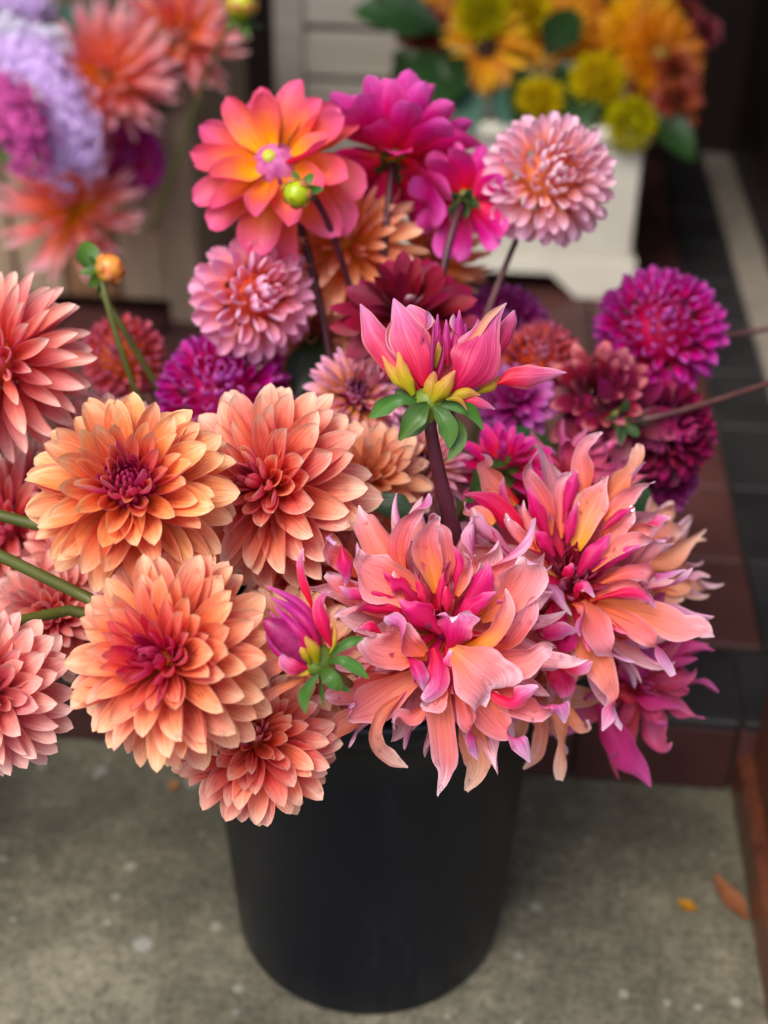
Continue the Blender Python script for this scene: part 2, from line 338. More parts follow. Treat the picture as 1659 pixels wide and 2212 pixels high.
M['maroon'] = petal_mat('petal_maroon_white', [(100, 0, 16), (112, 0, 26), (116, 0, 30), (118, 0, 34), (122, 2, 40), (150, 30, 70)], [(104, 0, 22), (112, 0, 30), (120, 2, 40), (160, 50, 90), (246, 222, 224)], edge=(118, 0, 38), vein=0.06, trans=.25, wear=0)
M['maroonpink'] = petal_mat('petal_maroon_pink', [(70, 0, 12), (84, 0, 18), (94, 2, 28), (120, 14, 46), (206, 120, 124)], [(80, 0, 20), (92, 2, 30), (130, 34, 70), (240, 190, 174)], edge=(130, 24, 56), vein=0.1, trans=.15)
M['wine'] = petal_mat('petal_wine', [(64, 0, 16), (86, 0, 28), (108, 2, 46), (150, 26, 88)], [(76, 0, 24), (96, 2, 40), (140, 26, 84)], vein=0.1, trans=.15)
M['purple'] = petal_mat('petal_purple', [(150, 10, 90), (176, 30, 120), (186, 60, 150), (200, 120, 186)], [(140, 20, 100), (170, 50, 140), (196, 110, 180)], vein=0.12)
M['cactus'] = petal_mat('petal_cactus_coral', [(250, 206, 40), (250, 178, 50), (246, 128, 80), (244, 138, 128), (245, 166, 170), (248, 200, 208)], [(232, 110, 116), (240, 148, 154), (248, 190, 198)], vein=0.1)
M['cactusorange'] = petal_mat('petal_cactus_orange', [(246, 170, 40), (246, 140, 76), (249, 168, 126), (252, 206, 178)], [(236, 120, 80), (246, 160, 124), (250, 200, 176)], vein=0.12)
M['sunflower'] = petal_mat('petal_sunflower', [(226, 140, 4), (244, 172, 6), (246, 180, 16)], [(220, 140, 4), (236, 160, 10)], vein=0.15)
M['sunorange'] = petal_mat('petal_orange_daisy', [(206, 110, 4), (230, 138, 6), (236, 146, 20)], [(206, 110, 4), (226, 130, 10)], vein=0.15)
M['lime'] = petal_mat('petal_lime', [(206, 176, 4), (232, 206, 6), (242, 224, 30)], [(206, 180, 8), (234, 212, 30)], vein=0.08)
M['limegreen'] = petal_mat('petal_lime_green', [(184, 170, 6), (206, 198, 8), (230, 216, 30)], [(184, 176, 10), (216, 206, 30)], vein=0.08)
M['rust'] = petal_mat('petal_rust', [(96, 30, 16), (150, 62, 40), (186, 96, 66)], [(110, 40, 30), (160, 80, 60)], vein=0.12)
M['rustred'] = petal_mat('petal_rust_red', [(80, 14, 20), (130, 40, 36), (160, 66, 60)], [(90, 20, 30), (140, 60, 56)], vein=0.12)
# greens
M['leaf'] = petal_mat('leaf_green', [(52, 84, 26), (64, 104, 34), (84, 120, 50)], [(84, 110, 60), (100, 126, 76)], edge=(96, 70, 70), vein=0.3, rough=0.38, trans=0.15)
M['leafdark'] = petal_mat('leaf_dark', [(24, 44, 18), (34, 62, 26), (44, 76, 34)], [(50, 74, 40), (60, 86, 50)], vein=0.25, rough=0.4, trans=0.12)
M['eucalyptus'] = petal_mat('leaf_blue_green', [(60, 96, 80), (84, 124, 104), (96, 136, 116)], [(90, 126, 110), (110, 146, 130)], vein=0.15, rough=0.6)
M['sepal'] = petal_mat('sepal_yellow_green', [(150, 160, 20), (206, 170, 50), (216, 150, 84), (220, 160, 120)], [(140, 152, 14), (200, 168, 50), (212, 150, 80), (216, 150, 110)], vein=0.2, rough=0.4)
M['stemgreen'] = plain('stem_green', (66, 74, 24), (88, 92, 34), 30, 0.5, 0.2, 0.001, stretch=(1, 1, 0.2))
M['stemdark'] = plain('stem_dark_purple', (58, 20, 32), (84, 34, 46), 40, 0.45, 0.1, 0.001)
M['stembrown'] = plain('stem_mauve', (74, 46, 48), (98, 64, 62), 40, 0.5, 0.1, 0.001)
M['calyx'] = plain('calyx_green', (70, 96, 24), (120, 130, 34), 60, 0.5, 0.1, 0.001)
M['budgreen'] = plain('bud_green', (130, 150, 10), (170, 180, 20), 60, 0.3, 0.1, 0.001)
M['budyellow'] = plain('bud_yellow_red', (206, 150, 30), (210, 110, 70), 140, 0.35, 0.15, 0.001)
M['discmagenta'] = plain('eye_magenta', (120, 8, 70), (160, 24, 90), 300, 0.5, 0.2, 0.0006)
M['discpurple'] = plain('eye_purple', (150, 40, 110), (196, 110, 160), 160, 0.5, 0.3, 0.001, stretch=(1, 1, .25))
M['disclime'] = plain('eye_lime', (150, 160, 40), (190, 190, 70), 300, 0.5, 0.2, 0.0006)
M['discbrown'] = plain('eye_dark_brown', (34, 14, 8), (60, 28, 14), 300, 0.8, 0.4, 0.001)
M['discgold'] = plain('eye_gold', (120, 100, 30), (160, 120, 40), 300, 0.8, 0.4, 0.001)
M['lilac'] = plain('floret_lilac', (200, 166, 216), (226, 200, 236), 260, 0.7, 0.2, 0.001, trans=0.2)
M['white'] = plain('floret_white', (214, 206, 224), (236, 232, 240), 260, 0.7, 0.2, 0.001, trans=0.2)
M['hotpink'] = plain('floret_hot_pink', (196, 40, 130), (224, 110, 190), 200, 0.6, 0.2, 0.001, trans=0.15)
# setting
M['concrete'] = concrete_mat()
M['bucket'] = bucket_mat()
M['redtile'] = plain('tile_dark_red', (58, 31, 29), (84, 50, 45), 9, 0.5, 0.3, 0.002, spec=0.3)
M['blacktile'] = plain('tile_black', (26, 25, 26), (46, 43, 43), 9, 0.5, 0.3, 0.002, spec=0.3)
M['grout'] = plain('grout_dark', (34, 29, 27), (46, 40, 36), 60, 0.9, 0.3, 0.001)
M['cream'] = plain('crate_cream', (196, 190, 172), (214, 208, 190), 10, 0.5, 0.1, 0.001)
M['beige'] = plain('slat_beige', (164, 155, 138), (192, 182, 164), 12, 0.7, 0.3, 0.001, stretch=(0.3, 1, 6))
M['wood'] = plain('wood_taupe', (112, 90, 70), (156, 134, 108), 14, 0.7, 0.4, 0.001, stretch=(6, 6, 0.4))
M['woodbrown'] = plain('wood_brown', (100, 68, 44), (132, 94, 62), 14, 0.65, 0.4, 0.001, stretch=(6, 6, 0.4))
M['varnish'] = plain('varnished_wood', (70, 36, 24), (98, 54, 36), 10, 0.35, 0.15, 0.001, stretch=(5, 5, 0.5), spec=0.45)
M['darkwall'] = plain('wall_dark_brown', (26, 15, 13), (38, 24, 21), 6, 0.45, 0.15, 0.001)
M['metal'] = plain('strip_grey', (120, 112, 100), (146, 136, 122), 30, 0.5, 0.1, 0.001)
M['fallen'] = petal_mat('leaf_fallen', [(150, 96, 60), (176, 116, 76), (164, 108, 72)], [(150, 96, 60), (170, 116, 80)], vein=0.3)
M['fallenyellow'] = petal_mat('leaf_fallen_yellow', [(206, 150, 40), (220, 168, 60)], [(200, 150, 50), (214, 160, 70)], vein=0.3)
def water_mat():
    m, nt, N, L = new_mat('water_drop'); out = N.new('ShaderNodeOutputMaterial')
    g = N.new('ShaderNodeBsdfPrincipled'); g.inputs['Base Color'].default_value = (1, 1, 1, 1); g.inputs['Roughness'].default_value = 0.02
    g.inputs['IOR'].default_value = 1.33; g.inputs['Transmission Weight'].default_value = 1.0
    L.new(g.outputs[0], out.inputs[0]); return m
M['drop'] = water_mat()

# ------------------------------------------------------------------ the setting (its own axes are turned YAW degrees against the view)
SHOP = Matrix.Rotation(R(-YAW), 4, 'Z')
SHOPI = SHOP.inverted()
def S(v): return SHOPI @ Vector(v)          # world -> shop axes
STEP_H = 0.09
step_y = S(ground(1400, 1697)).y            # foot of the riser
pier_x = S(ground(1612, 1760)).x
def sbox(name, dims, mat, parent=None, b=0.0, smooth=False):
    v, f = box_data(*dims, b=b)
    o = obj(name, mesh(name, v, f, mat, smooth), parent)
    if parent is None: o.matrix_basis = SHOP
    return o
pav = sbox('pavement', (-6, 6, -6, step_y + 0.02, -0.1, 0.0), M['concrete']); tag(pav, kind='structure')
step = sbox('tiled_step', (-6, 6, step_y + 0.008, 7, -0.1, STEP_H - 0.008), M['grout']); tag(step, kind='structure')
rng = random.Random(5)
TS = 0.152
_tile = {}
def tile(x0, x1, y0, y1, z0, z1, mat, key):
    k = (key, round(x1 - x0, 4), round(y1 - y0, 4), round(z1 - z0, 4))
    if k not in _tile:
        v, f = box_data(0, x1 - x0, 0, y1 - y0, 0, z1 - z0, b=0.002); _tile[k] = mesh('tile', v, f, mat, False)
    o = obj('tile', _tile[k], step)
    o.matrix_basis = Matrix.Translation((x0 + rng.uniform(-.0005, .0005), y0, z0 + rng.uniform(-.0006, .0006)))
bx = pier_x - 0.012
edge_r = S(ground(1565, 980, STEP_H)).x     # the black border along the right side starts here
g = 0.004
for i in range(-7, 3):
    x0 = bx - (i + 1) * TS if False else bx + i * TS
    tile(x0, x0 + TS - g, step_y, step_y + 0.010, 0.002, STEP_H - 0.012, M['redtile'], 'riser')
    tile(x0, x0 + TS - g, step_y - 0.003, step_y + 0.11, STEP_H - 0.010, STEP_H, M['blacktile'], 'front')
yy = step_y + 0.11 + g
for j in range(0, 14):
    for i in range(-11, 5):
        x0 = edge_r + i * TS
        black = i >= 0
        y0 = yy + j * TS
        tile(x0, x0 + TS - g, y0, y0 + TS - g, STEP_H - 0.010, STEP_H + rng.uniform(0, .0006), M['blacktile'] if black else M['redtile'], 'b' if black else 'r')
strip_x = S(ground(1626, 630, STEP_H)).x
sbox('threshold_strip', (strip_x - 0.02, strip_x + 0.03, step_y + 0.5, 6, STEP_H + 0.002, STEP_H + 0.012), M['metal'])
tag(bpy.data.objects['threshold_strip'], 'pale grey metal strip along the foot of the dark side wall', 'metal strip')
# right-hand pier and side wall, back wall
pier = empty('wooden_pier', SHOP @ Matrix.Translation((pier_x, step_y - 0.05, 0)))
tag(pier, 'varnished red brown wooden pier rising from the concrete beside the step', 'pier')
v, f = box_data(0, 0.16, -0.26, 0.05, 0, 2.24, b=0.012); obj('post', mesh('post', v, f, M['varnish'], False), pier)
v, f = box_data(-0.012, 0.172, -0.272, 0.052, 0, 0.055, b=0.006); obj('plinth', mesh('plinth', v, f, M['varnish'], False), pier)
side = sbox('side_wall', (strip_x + 0.034, strip_x + 0.25, step_y + 0.5, 6, STEP_H, 2.6), M['darkwall'], b=0.004)
tag(side, 'dark brown painted side wall behind the pale floor strip', 'wall')
back = sbox('back_wall', (-4, 4, 2.62, 2.8, STEP_H, 3.2), M['darkwall'])
tag(back, 'dark brown shop wall far behind the crates', 'wall')

ceil = sbox('added_shade_ceiling', (-4, 4, step_y + 0.25, 2.62, 2.30, 2.42), M['darkwall']); tag(ceil, kind='structure')  # unseen ceiling, added to cut the sky light and darken the background
fascia = sbox('added_shop_front', (-4, 4, step_y + 0.05, step_y + 0.25, 2.24, 4.6), M['darkwall'], b=.01); tag(fascia, 'unseen dark brown shop front added above the tiled step to block sky light', 'shop front')  # unseen facade wall, added to hold back light from above and behind
# black buckets
def bucket(name, label, loc, h=0.33, r0=0.113, r1=0.137):
    e = empty(name, Matrix.Translation(loc)); tag(e, label, 'bucket', 'black flower buckets')
    n = 64
    prof = [(0.0, 0.004), (r0 - 0.012, 0.004), (r0 - 0.008, 0.0), (r0 - 0.002, 0.001), (r0, 0.006)]
    for k in range(1, 9):
        t = k / 8; prof.append((lerp(r0, r1 - 0.006, t), 0.006 + (h - 0.032) * t))
    prof += [(r1 - 0.004, h - 0.024), (r1, h - 0.022), (r1 + 0.001, h - 0.004), (r1, h), (r1 - 0.003, h + 0.0015), (r1 - 0.006, h), (r1 - 0.008, h - 0.02)]
    for k in range(1, 5):
        t = k / 4; prof.append((lerp(r1 - 0.009, r0 - 0.004, t), lerp(h - 0.02, 0.008, t)))
    prof.append((0, 0.008))
    v, f = lathe_data(prof, n); obj('body', mesh('body', v, f, M['bucket']), e)
    # handle hanging against the back, with two ears
    for s in (-1, 1):
        v, f = box_data(-0.006, 0.006, -0.012, 0.012, -0.03, 0.0, b=0.002)
        obj('handle_ear', mesh('handle_ear', v, f, M['bucket'], False), e, Matrix.Translation((s * (r1 + 0.006), 0.0, h - 0.004)))
    pts = [Vector(((r1 + 0.008) * math.cos(a), (r1 + 0.010) * math.sin(a), h - 0.02 - 0.075 * math.sin(a))) for a in [math.pi * k / 18 for k in range(19)]]
    v, f = tube_data(pts, 0.003, 6); obj('handle', mesh('handle', v, f, M['bucket']), e)
    v, f = lathe_data([(0.0001, h * 0.45), (lerp(r0, r1, .45) - 0.012, h * 0.45)], 32); obj('water', mesh('water', v, f, M['bucket']), e)
    return e
BC = ground(797, 1962); BC.z = 0.0
bucket('flower_bucket', 'black plastic bucket holding the dahlias in front of the step', BC)
LB = Vector((-0.56, 0.80, 0.0))
bucket('flower_bucket', 'black plastic bucket standing beside the dahlia bucket on the concrete', LB)
RB = SHOP @ Vector((0.53, step_y + 0.26, STEP_H))
bucket('flower_bucket', 'black plastic bucket standing on the tiled step beyond the wooden pier', RB)

# ------------------------------------------------------------------ petals and flowers
def petal_mesh(W=0.2, nu=6, nv=9, p=4.0, q=0.6, b=0.4, a=(1.4, 0.6, 0.4), bend=(0, 0), twist=0.0, tw_e=2.0, ruf=0.0, fr=1.5, ph=0.0, notch=0.0, sway=0.0, mat=None, name='petal', rib=0.04, asym=0.0, peak=0.45, skew=0.0):
    """a petal of length 1 along +Y, inner face towards +Z; a = arc half-angles (base, middle, tip), bend = degrees over the petal and in its outer half"""
    V = []; UV = []; Fc = []
    y = z = x = 0.0; prev = 0.0
    for j in range(nv + 1):
        v = j / nv
        v = 1 - (1 - v) ** 1.25
        ds = v - prev; prev = v
        phi = R(bend[0] * v + bend[1] * max(0.0, (v - 0.45) / 0.55) ** 1.6)
        y += ds * math.cos(phi); z += ds * math.sin(phi); x = sway * math.sin(math.pi * v * 0.9) * v
        tau = R(twist) * v ** tw_e
        X = Vector((math.cos(tau), -math.sin(tau) * math.sin(phi), math.sin(tau) * math.cos(phi)))
        Nn = Vector((-math.sin(tau), -math.cos(tau) * math.sin(phi), math.cos(tau) * math.cos(phi)))
        g = min(1.0, v / peak); g = g * g * (3 - 2 * g)
        w = W * (b + (1 - b) * g) * max(0.0, 1 - v ** p) ** q + 0.002
        al0 = interp([(0, a[0]), (0.45, a[1]), (1, a[2])], v)
        for i in range(nu + 1):
            s = -1 + 2 * i / nu
            al = al0 * (1 + skew * v * (1 if s > 0 else -1))
            if abs(al) < 0.02: lx, lz = w * s, 0.0
            else: lx, lz = w * math.sin(al * s) / al, w * (1 - math.cos(al * s)) / al
            if ruf:
                lz += w * ruf * abs(s) ** 1.5 * math.sin(2 * math.pi * fr * v + ph + (1.9 if s > 0 else 0.0)) * min(1, v * 1.6)
                lx += w * ruf * 0.25 * abs(s) * math.sin(2 * math.pi * fr * v * 1.3 + ph * 2 + s)
            lz -= rib * w * math.exp(-(s / 0.2) ** 2) * (1 - v)
            lx += asym * w * v
            dy = -notch * math.exp(-(s / 0.35) ** 2) * v ** 5
            c = Vector((x, y, z)) + X * lx + Nn * lz + Vector((0, math.cos(phi), math.sin(phi))) * dy
            V.append(c); UV.append((i / nu, v))
    n = nu + 1
    for j in range(nv):
        for i in range(nu):
            Fc.append((j * n + i, j * n + i + 1, (j + 1) * n + i + 1, (j + 1) * n + i))
    return mesh(name, V, Fc, mat, True, UV)
def petal_matrix(az, th, roll=0.0, base=(0, 0, 0), s=1.0, sw=1.0):
    """az, th in degrees: azimuth round the axis and angle away from it"""
    a, t = R(az), R(th)
    Y = Vector((math.sin(t) * math.cos(a), math.sin(t) * math.sin(a), math.cos(t)))
    Z = Vector((-math.cos(t) * math.cos(a), -math.cos(t) * math.sin(a), math.sin(t)))
    X = Y.cross(Z)
    m = Matrix((X, Y, Z)).transposed().to_4x4() @ Matrix.Rotation(R(roll), 4, 'Y') @ Matrix.Diagonal((s * sw, s, s, 1))
    m.translation = Vector(base)
    return m
_cache = {}
def cached(key, **kw):
    if key not in _cache: _cache[key] = petal_mesh(**kw)
    return _cache[key]
def put(m, parent, mw, t=1.0, name='petal'):
    o = obj(name, m, parent, mw); o.color = (t, 0, 0, 1); return o
GA = 137.50776
def stem_part(e, pts, rad, mat, name='stem'):
    inv = e.matrix_basis.inverted()
    v, f = tube_data([inv @ p for p in pts], rad, 8); return obj(name, mesh(name, v, f, mat), e)
def to_bucket(e, c, target=None, mat='stemgreen', rad=0.0034, drop=0.07):
    """a stem from the back of the head, bending over and down into the bucket"""
    m = e.matrix_basis; p0 = m.translation; ax = m.to_3x3() @ Vector((0, 0, 1))
    tgt = target if target is not None else BC + Vector((random.Random(str(c)).uniform(-.05, .05), random.Random(str(c) + 'y').uniform(-.05, .05), 0.16))
    p1 = p0 - ax * drop
    p2 = Vector((lerp(tgt.x, p0.x, .35), lerp(tgt.y, p0.y, .35), lerp(tgt.z, p0.z, 0.65)))
    stem_part(e, bez(p0, p1, p2, tgt), rad, M[mat])
def calyx(e, r, mat='calyx', bracts=None, n=6, L=None, th=100, W=0.22):
    v, f = lathe_data([(0.0015, -r * 0.75), (r * 0.35, -r * 0.7), (r * 0.85, -r * 0.35), (r, 0.0), (r * 0.7, r * 0.25), (0.0005, r * 0.35)], 14)
    obj('calyx', mesh('calyx', v, f, M[mat]), e)
    if bracts:
        for k in range(n):
            m = cached(('bract', bracts, k % 2, W), W=W, nu=4, nv=7, p=3.0, q=0.7, b=0.5, a=(0.9, 0.4, 0.2), bend=(-20, -30 if k % 2 else 25), mat=M[bracts], name='sepal')
            put(m, e, petal_matrix(k * 360 / n + 11 * (k % 3), th + 14 * (k % 2), 6 * (k % 3 - 1), (0, 0, -r * 0.4), L or r * 3), 1.0, 'sepal')

def via_left(e, a, b, tgt, rad=.0036):
    p0 = e.matrix_basis.translation
    pts = bez(p0, lerp(p0, a, .4), lerp(p0, a, .8), a, 6) + bez(a, lerp(a, b, .3), lerp(a, b, .7), b, 6)[1:] + bez(b, b + (b - a) * .5, lerp(b, tgt, .6), tgt, 8)[1:]
    stem_part(e, pts, rad, M['stemgreen'])
SPEC = {
    # N petals; th: angle from axis; L: length / radius; W: half width / length; rb: receptacle radius / radius
    'decorative': dict(N=128, th=[(0, 8), (.12, 22), (.28, 44), (.5, 66), (.75, 86), (1, 114)], L=[(0, .28), (.12, .38), (.28, .56), (.5, .74), (.7, .82), (1, .85)],
                       W=[(0, .19), (.3, .215), (1, .225)], a=[(0, (2.4, 2.1, 1.6)), (.25, (2.3, 1.7, 1.2)), (.5, (2.0, 1.1, .9)), (1, (1.7, .8, .8))], bend=[(0, (25, 25)), (.3, (16, 8)), (.6, (6, -6)), (1, (-4, -10))], rb=.17, p=4.6, q=.66, jit=8, start=8),
    'dome': dict(N=120, th=[(0, 8), (.2, 34), (.45, 62), (.7, 88), (1, 122)], L=[(0, .30), (.2, .52), (.45, .68), (.7, .74), (1, .72)],
                 W=[(0, .2), (1, .2)], a=[(0, (2.5, 2.2, 1.6)), (.3, (2.3, 1.7, 1.4)), (1, (2.0, 1.2, 1.2))], bend=[(0, (22, 22)), (.4, (4, 0)), (1, (-8, -14))], rb=.28, p=3.8, q=.68, jit=5, start=3),
    'ball': dict(N=120, th=[(0, 6), (.2, 36), (.5, 72), (.8, 104), (1, 136)], L=[(0, .36), (.2, .5), (1, .5)],
                 W=[(0, .30), (1, .36)], a=[(0, (2.6, 2.4, 2.0)), (.3, (2.4, 1.5, 1.1)), (1, (2.0, 1.1, .8))], bend=[(0, (30, 20)), (.4, (8, 8)), (1, (-6, -6))], rb=.50, p=6, q=.55, jit=3, start=2),
    'pompon': dict(N=135, th=[(0, 6), (.2, 40), (.5, 76), (.8, 106), (1, 138)], L=[(0, .34), (1, .38)],
                   W=[(0, .42), (1, .50)], a=[(0, (2.6, 2.4, 2.0)), (1, (2.2, 1.6, 1.5))], bend=[(0, (20, 20)), (1, (0, 0))], rb=.64, p=6, q=.5, jit=2, start=2),
    'open': dict(N=26, th=[(0, 34), (.3, 62), (.6, 80), (1, 100)], L=[(0, .62), (.3, .82), (1, .95)],
                 W=[(0, .27), (1, .29)], a=[(0, (1.6, 1.0, .8)), (1, (1.2, .45, .35))], bend=[(0, (10, 10)), (1, (-6, -12))], rb=.16, p=6, q=.55, jit=8, start=0),
    'cactus': dict(N=90, th=[(0, 14), (.2, 34), (.5, 66), (1, 108)], L=[(0, .45), (.2, .75), (.5, .95), (1, .98)],
                   W=[(0, .075), (1, .085)], a=[(0, (2.4, 2.2, 1.8)), (1, (1.6, -1.2, -1.8))], bend=[(0, (16, 10)), (1, (8, 14))], rb=.08, p=5, q=.8, jit=7, start=4),
    'loose': dict(N=44, th=[(0, 20), (.3, 46), (.6, 74), (1, 106)], L=[(0, .5), (.3, .75), (1, .95)],
                  W=[(0, .2), (1, .24)], a=[(0, (2.2, 1.4, 1.0)), (1, (1.4, -.4, -.6))], bend=[(0, (16, 10)), (1, (-10, -20))], rb=.12, p=4, q=.62, jit=10, start=2),
    'daisy': dict(N=40, th=[(0, 66), (1, 92)], L=[(0, .9), (1, .98)], W=[(0, .085), (1, .09)], a=[(0, (1.0, .5, .4)), (1, (.8, .3, .3))], bend=[(0, (0, 0)), (1, (-6, -10))], rb=.26, p=5, q=.6, jit=6, start=0),
}
def flower(name, label, cat, pos, axis, Rm, spec, mat, seed, group=None, tmin=0.0, eye=None, eye_r=0.12, N=None, spin=0.0, thmul=1.0, nu=6, nv=9, variants=2, over=None, mats=None, gap=None):
    sp = dict(SPEC[spec]); sp.update(over or {})
    rr = random.Random(seed)
    e = empty(name, frame(pos, axis)); tag(e, label, cat, group)
    N = N or sp['N']
    key0 = (spec, mat, nu, nv, str(over))
    for i in range(sp['start'], N):
        t = i / (N - 1)
        if t < tmin: continue
        bins = 9; kb = min(bins - 1, int(t * bins)); tb = (kb + 0.5) / bins
        var = rr.randrange(variants)
        a3 = [interp([(q, w[k]) for q, w in sp['a']], tb) for k in range(3)]
        bd = [interp([(q, w[k]) for q, w in sp['bend']], tb) for k in range(2)]
        vr = random.Random(kb * 17 + var * 5 + len(spec))
        if mats: mat_i = mats[rr.randrange(len(mats))]
        else: mat_i = mat
        m = cached(key0 + (kb, var, mat_i), W=interp(sp['W'], tb) * vr.uniform(.9, 1.1), nu=nu, nv=nv, p=sp['p'] * vr.uniform(.85, 1.15), q=sp['q'], b=.45,
                   a=tuple(x * vr.uniform(.85, 1.15) for x in a3), bend=(bd[0] + vr.uniform(-9, 9), bd[1] + vr.uniform(-16, 16)), twist=vr.uniform(-22, 22), skew=vr.uniform(-.5, .5),
                   ruf=sp.get('ruf', .05), fr=1.2, ph=vr.uniform(0, 6), sway=vr.uniform(-.04, .04), mat=M[mat_i])
        th = interp(sp['th'], t) * thmul + rr.gauss(0, sp['jit'] * .6)
        az = i * GA + spin + rr.gauss(0, sp['jit'] * .5)
        if gap and gap(az % 360, t): continue
        Lp = interp(sp['L'], t) * Rm * rr.uniform(.93, 1.07)
        thb = min(th, 150)
        rb = sp['rb'] * Rm
        base = (rb * math.sin(R(thb)) * math.cos(R(az)), rb * math.sin(R(thb)) * math.sin(R(az)), rb * math.cos(R(thb)) * (0.9 if sp['rb'] > .2 else 1.2) - (0 if sp['rb'] > .2 else t * .06 * Rm))
        put(m, e, petal_matrix(az, th, rr.gauss(0, 9), base, Lp, rr.uniform(.86, 1.12)), t)
    if eye:
        er = eye_r * Rm
        v, f = lathe_data([(er, -er * .3), (er * 1.02, er * .2), (er * .8, er * .7), (er * .45, er * 1.0), (0.0005, er * 1.1)], 14)
        obj('eye', mesh('eye', v, f, M[eye]), e)
    rc = max(sp['rb'] * .9, .1) * Rm
    v, f = lathe_data([(0.001, -rc * .8), (rc * .6, -rc * .7), (rc * .95, -rc * .2), (rc * .9, rc * .3), (rc * .5, rc * .75), (0.0005, rc * .85)], 14)
    obj('receptacle', mesh('receptacle', v, f, M[mat]), e)
    return e

# florets packed round the eye of a decorative dahlia: a cone of small closed petals
def cone_eye(e, Rm, mat, r=0.2, h=0.30, n=46, lean=(0, 0)):
    rr = random.Random(int(Rm * 1e5))
    m = cached(('floret', mat), W=.20, nu=4, nv=5, p=3.4, q=.7, b=.7, a=(2.2, 1.9, 1.3), bend=(24, 26), mat=M[mat], name='floret')
    for i in range(n):
        t = math.sqrt((i + .5) / n)
        az = i * GA; rad = r * Rm * t
        base = (rad * .8 * math.cos(R(az)), rad * .8 * math.sin(R(az)), h * Rm * (1 - t * t) * .55)
        put(m, e, petal_matrix(az, 4 + 26 * t, rr.gauss(0, 8), base, Rm * lerp(.12, .34, t), lerp(1.1, .95, t)), lerp(0.0, .12, t), 'floret')

G_FRONT = 'orange decorative dahlias at the front of the bunch'
LBT = lambda k: LB + Vector((0.05 * math.cos(k), 0.05 * math.sin(k), 0.30))

fl = flower('dahlia', 'amber orange dahlia with an open magenta cone eye, over the lower orange dahlia', 'dahlia', P(282, 1062, .800), camdir((.10, .40, .92)), .061, 'decorative', 'amber', 1, tmin=.17, nu=8, nv=12, variants=5)
cone_eye(fl, .061, 'amber', .30, .62, 60); via_left(fl, P(150, 1152, .845), P(-30, 1106, .84), LBT(0))
fl = flower('dahlia', 'salmon dahlia turned aside, tucked behind the amber dahlia with the cone eye', 'dahlia', P(582, 1050, .865), camdir((-.42, .16, .90)), .066, 'decorative', 'salmon', 2, nu=8, nv=12, variants=5)
to_bucket(fl, 2)
fl = flower('dahlia', 'bright orange dahlia with a shaggy magenta centre, lowest of the large orange ones', 'dahlia', P(362, 1425, .765), camdir((-.30, .22, .93)), .060, 'decorative', 'orange', 3, nu=8, nv=12, variants=5, over=dict(N=150, start=2))
via_left(fl, P(190, 1292, .80), P(-30, 1186, .79), LBT(1))
fl = flower('dahlia', 'coral red dahlia nodding low against the rim of the black bucket', 'dahlia', P(552, 1600, .820), camdir((.02, .42, .90)), .050, 'decorative', 'coralred', 4, nu=8, nv=12)
to_bucket(fl, 4)
fl = flower('dahlia', 'faded peach dahlia half hidden under the purple bud', 'dahlia', P(625, 1430, .850), camdir((.1, .35, .93)), .050, 'decorative', 'peach', 5, nu=8, nv=10)
via_left(fl, P(150, 1318, .85), P(-30, 1356, .82), LBT(2))
fl = flower('dahlia', 'small pale peach dahlia with yellow heart beside the salmon dahlia', 'dahlia', P(795, 1040, .93), camdir((-.2, .30, .93)), .044, 'decorative', 'peach', 6, nu=8, nv=10, over=dict(N=100))
to_bucket(fl, 6)
fl = flower('dahlia', 'domed rose salmon dahlia with pointed shingled petals above the green stems', 'dahlia', P(2, 785, .90), camdir((-.30, .10, .94)), .062, 'dome', 'rose', 7, nu=8, nv=10)
to_bucket(fl, 7, LBT(2))
fl = flower('dahlia', 'dusty rose dahlia in shade behind the green stems', 'dahlia', P(15, 1140, .955), camdir((-.2, .2, .95)), .062, 'dome', 'dusty', 8)
to_bucket(fl, 8, LBT(3))
fl = flower('dahlia', 'rose salmon dahlia hanging low beside the bright orange dahlia', 'dahlia', P(-25, 1500, .80), camdir((-.25, .0, .96)), .050, 'decorative', 'dusty', 9, nu=8, nv=10)
to_bucket(fl, 9, LBT(4))
fl = flower('dahlia', 'dusty rose dahlia peeping out behind the amber dahlia', 'dahlia', P(225, 985, .93), camdir((.05, .3, .95)), .047, 'decorative', 'dusty', 10)
to_bucket(fl, 10)
fl = flower('dahlia', 'dusty rose dahlia deep in shade below the amber dahlia', 'dahlia', P(120, 1330, .91), camdir((-.1, .1, .97)), .045, 'decorative', 'dusty', 11)
to_bucket(fl, 11, LBT(5))

fl = flower('dahlia', 'salmon dahlia deep between the salmon dahlia above and the purple bud below', 'dahlia', P(665, 1240, .915), camdir((.05, .3, .95)), .048, 'decorative', 'salmon', 12, nu=6, nv=8)
to_bucket(fl, 12)
fl = flower('dahlia', 'dusty rose dahlia filling the gap under the amber dahlia and beside the green stems', 'dahlia', P(180, 1215, .93), camdir((-.1, .2, .97)), .045, 'decorative', 'dusty', 13, nu=6, nv=8)
to_bucket(fl, 13, LBT(6))
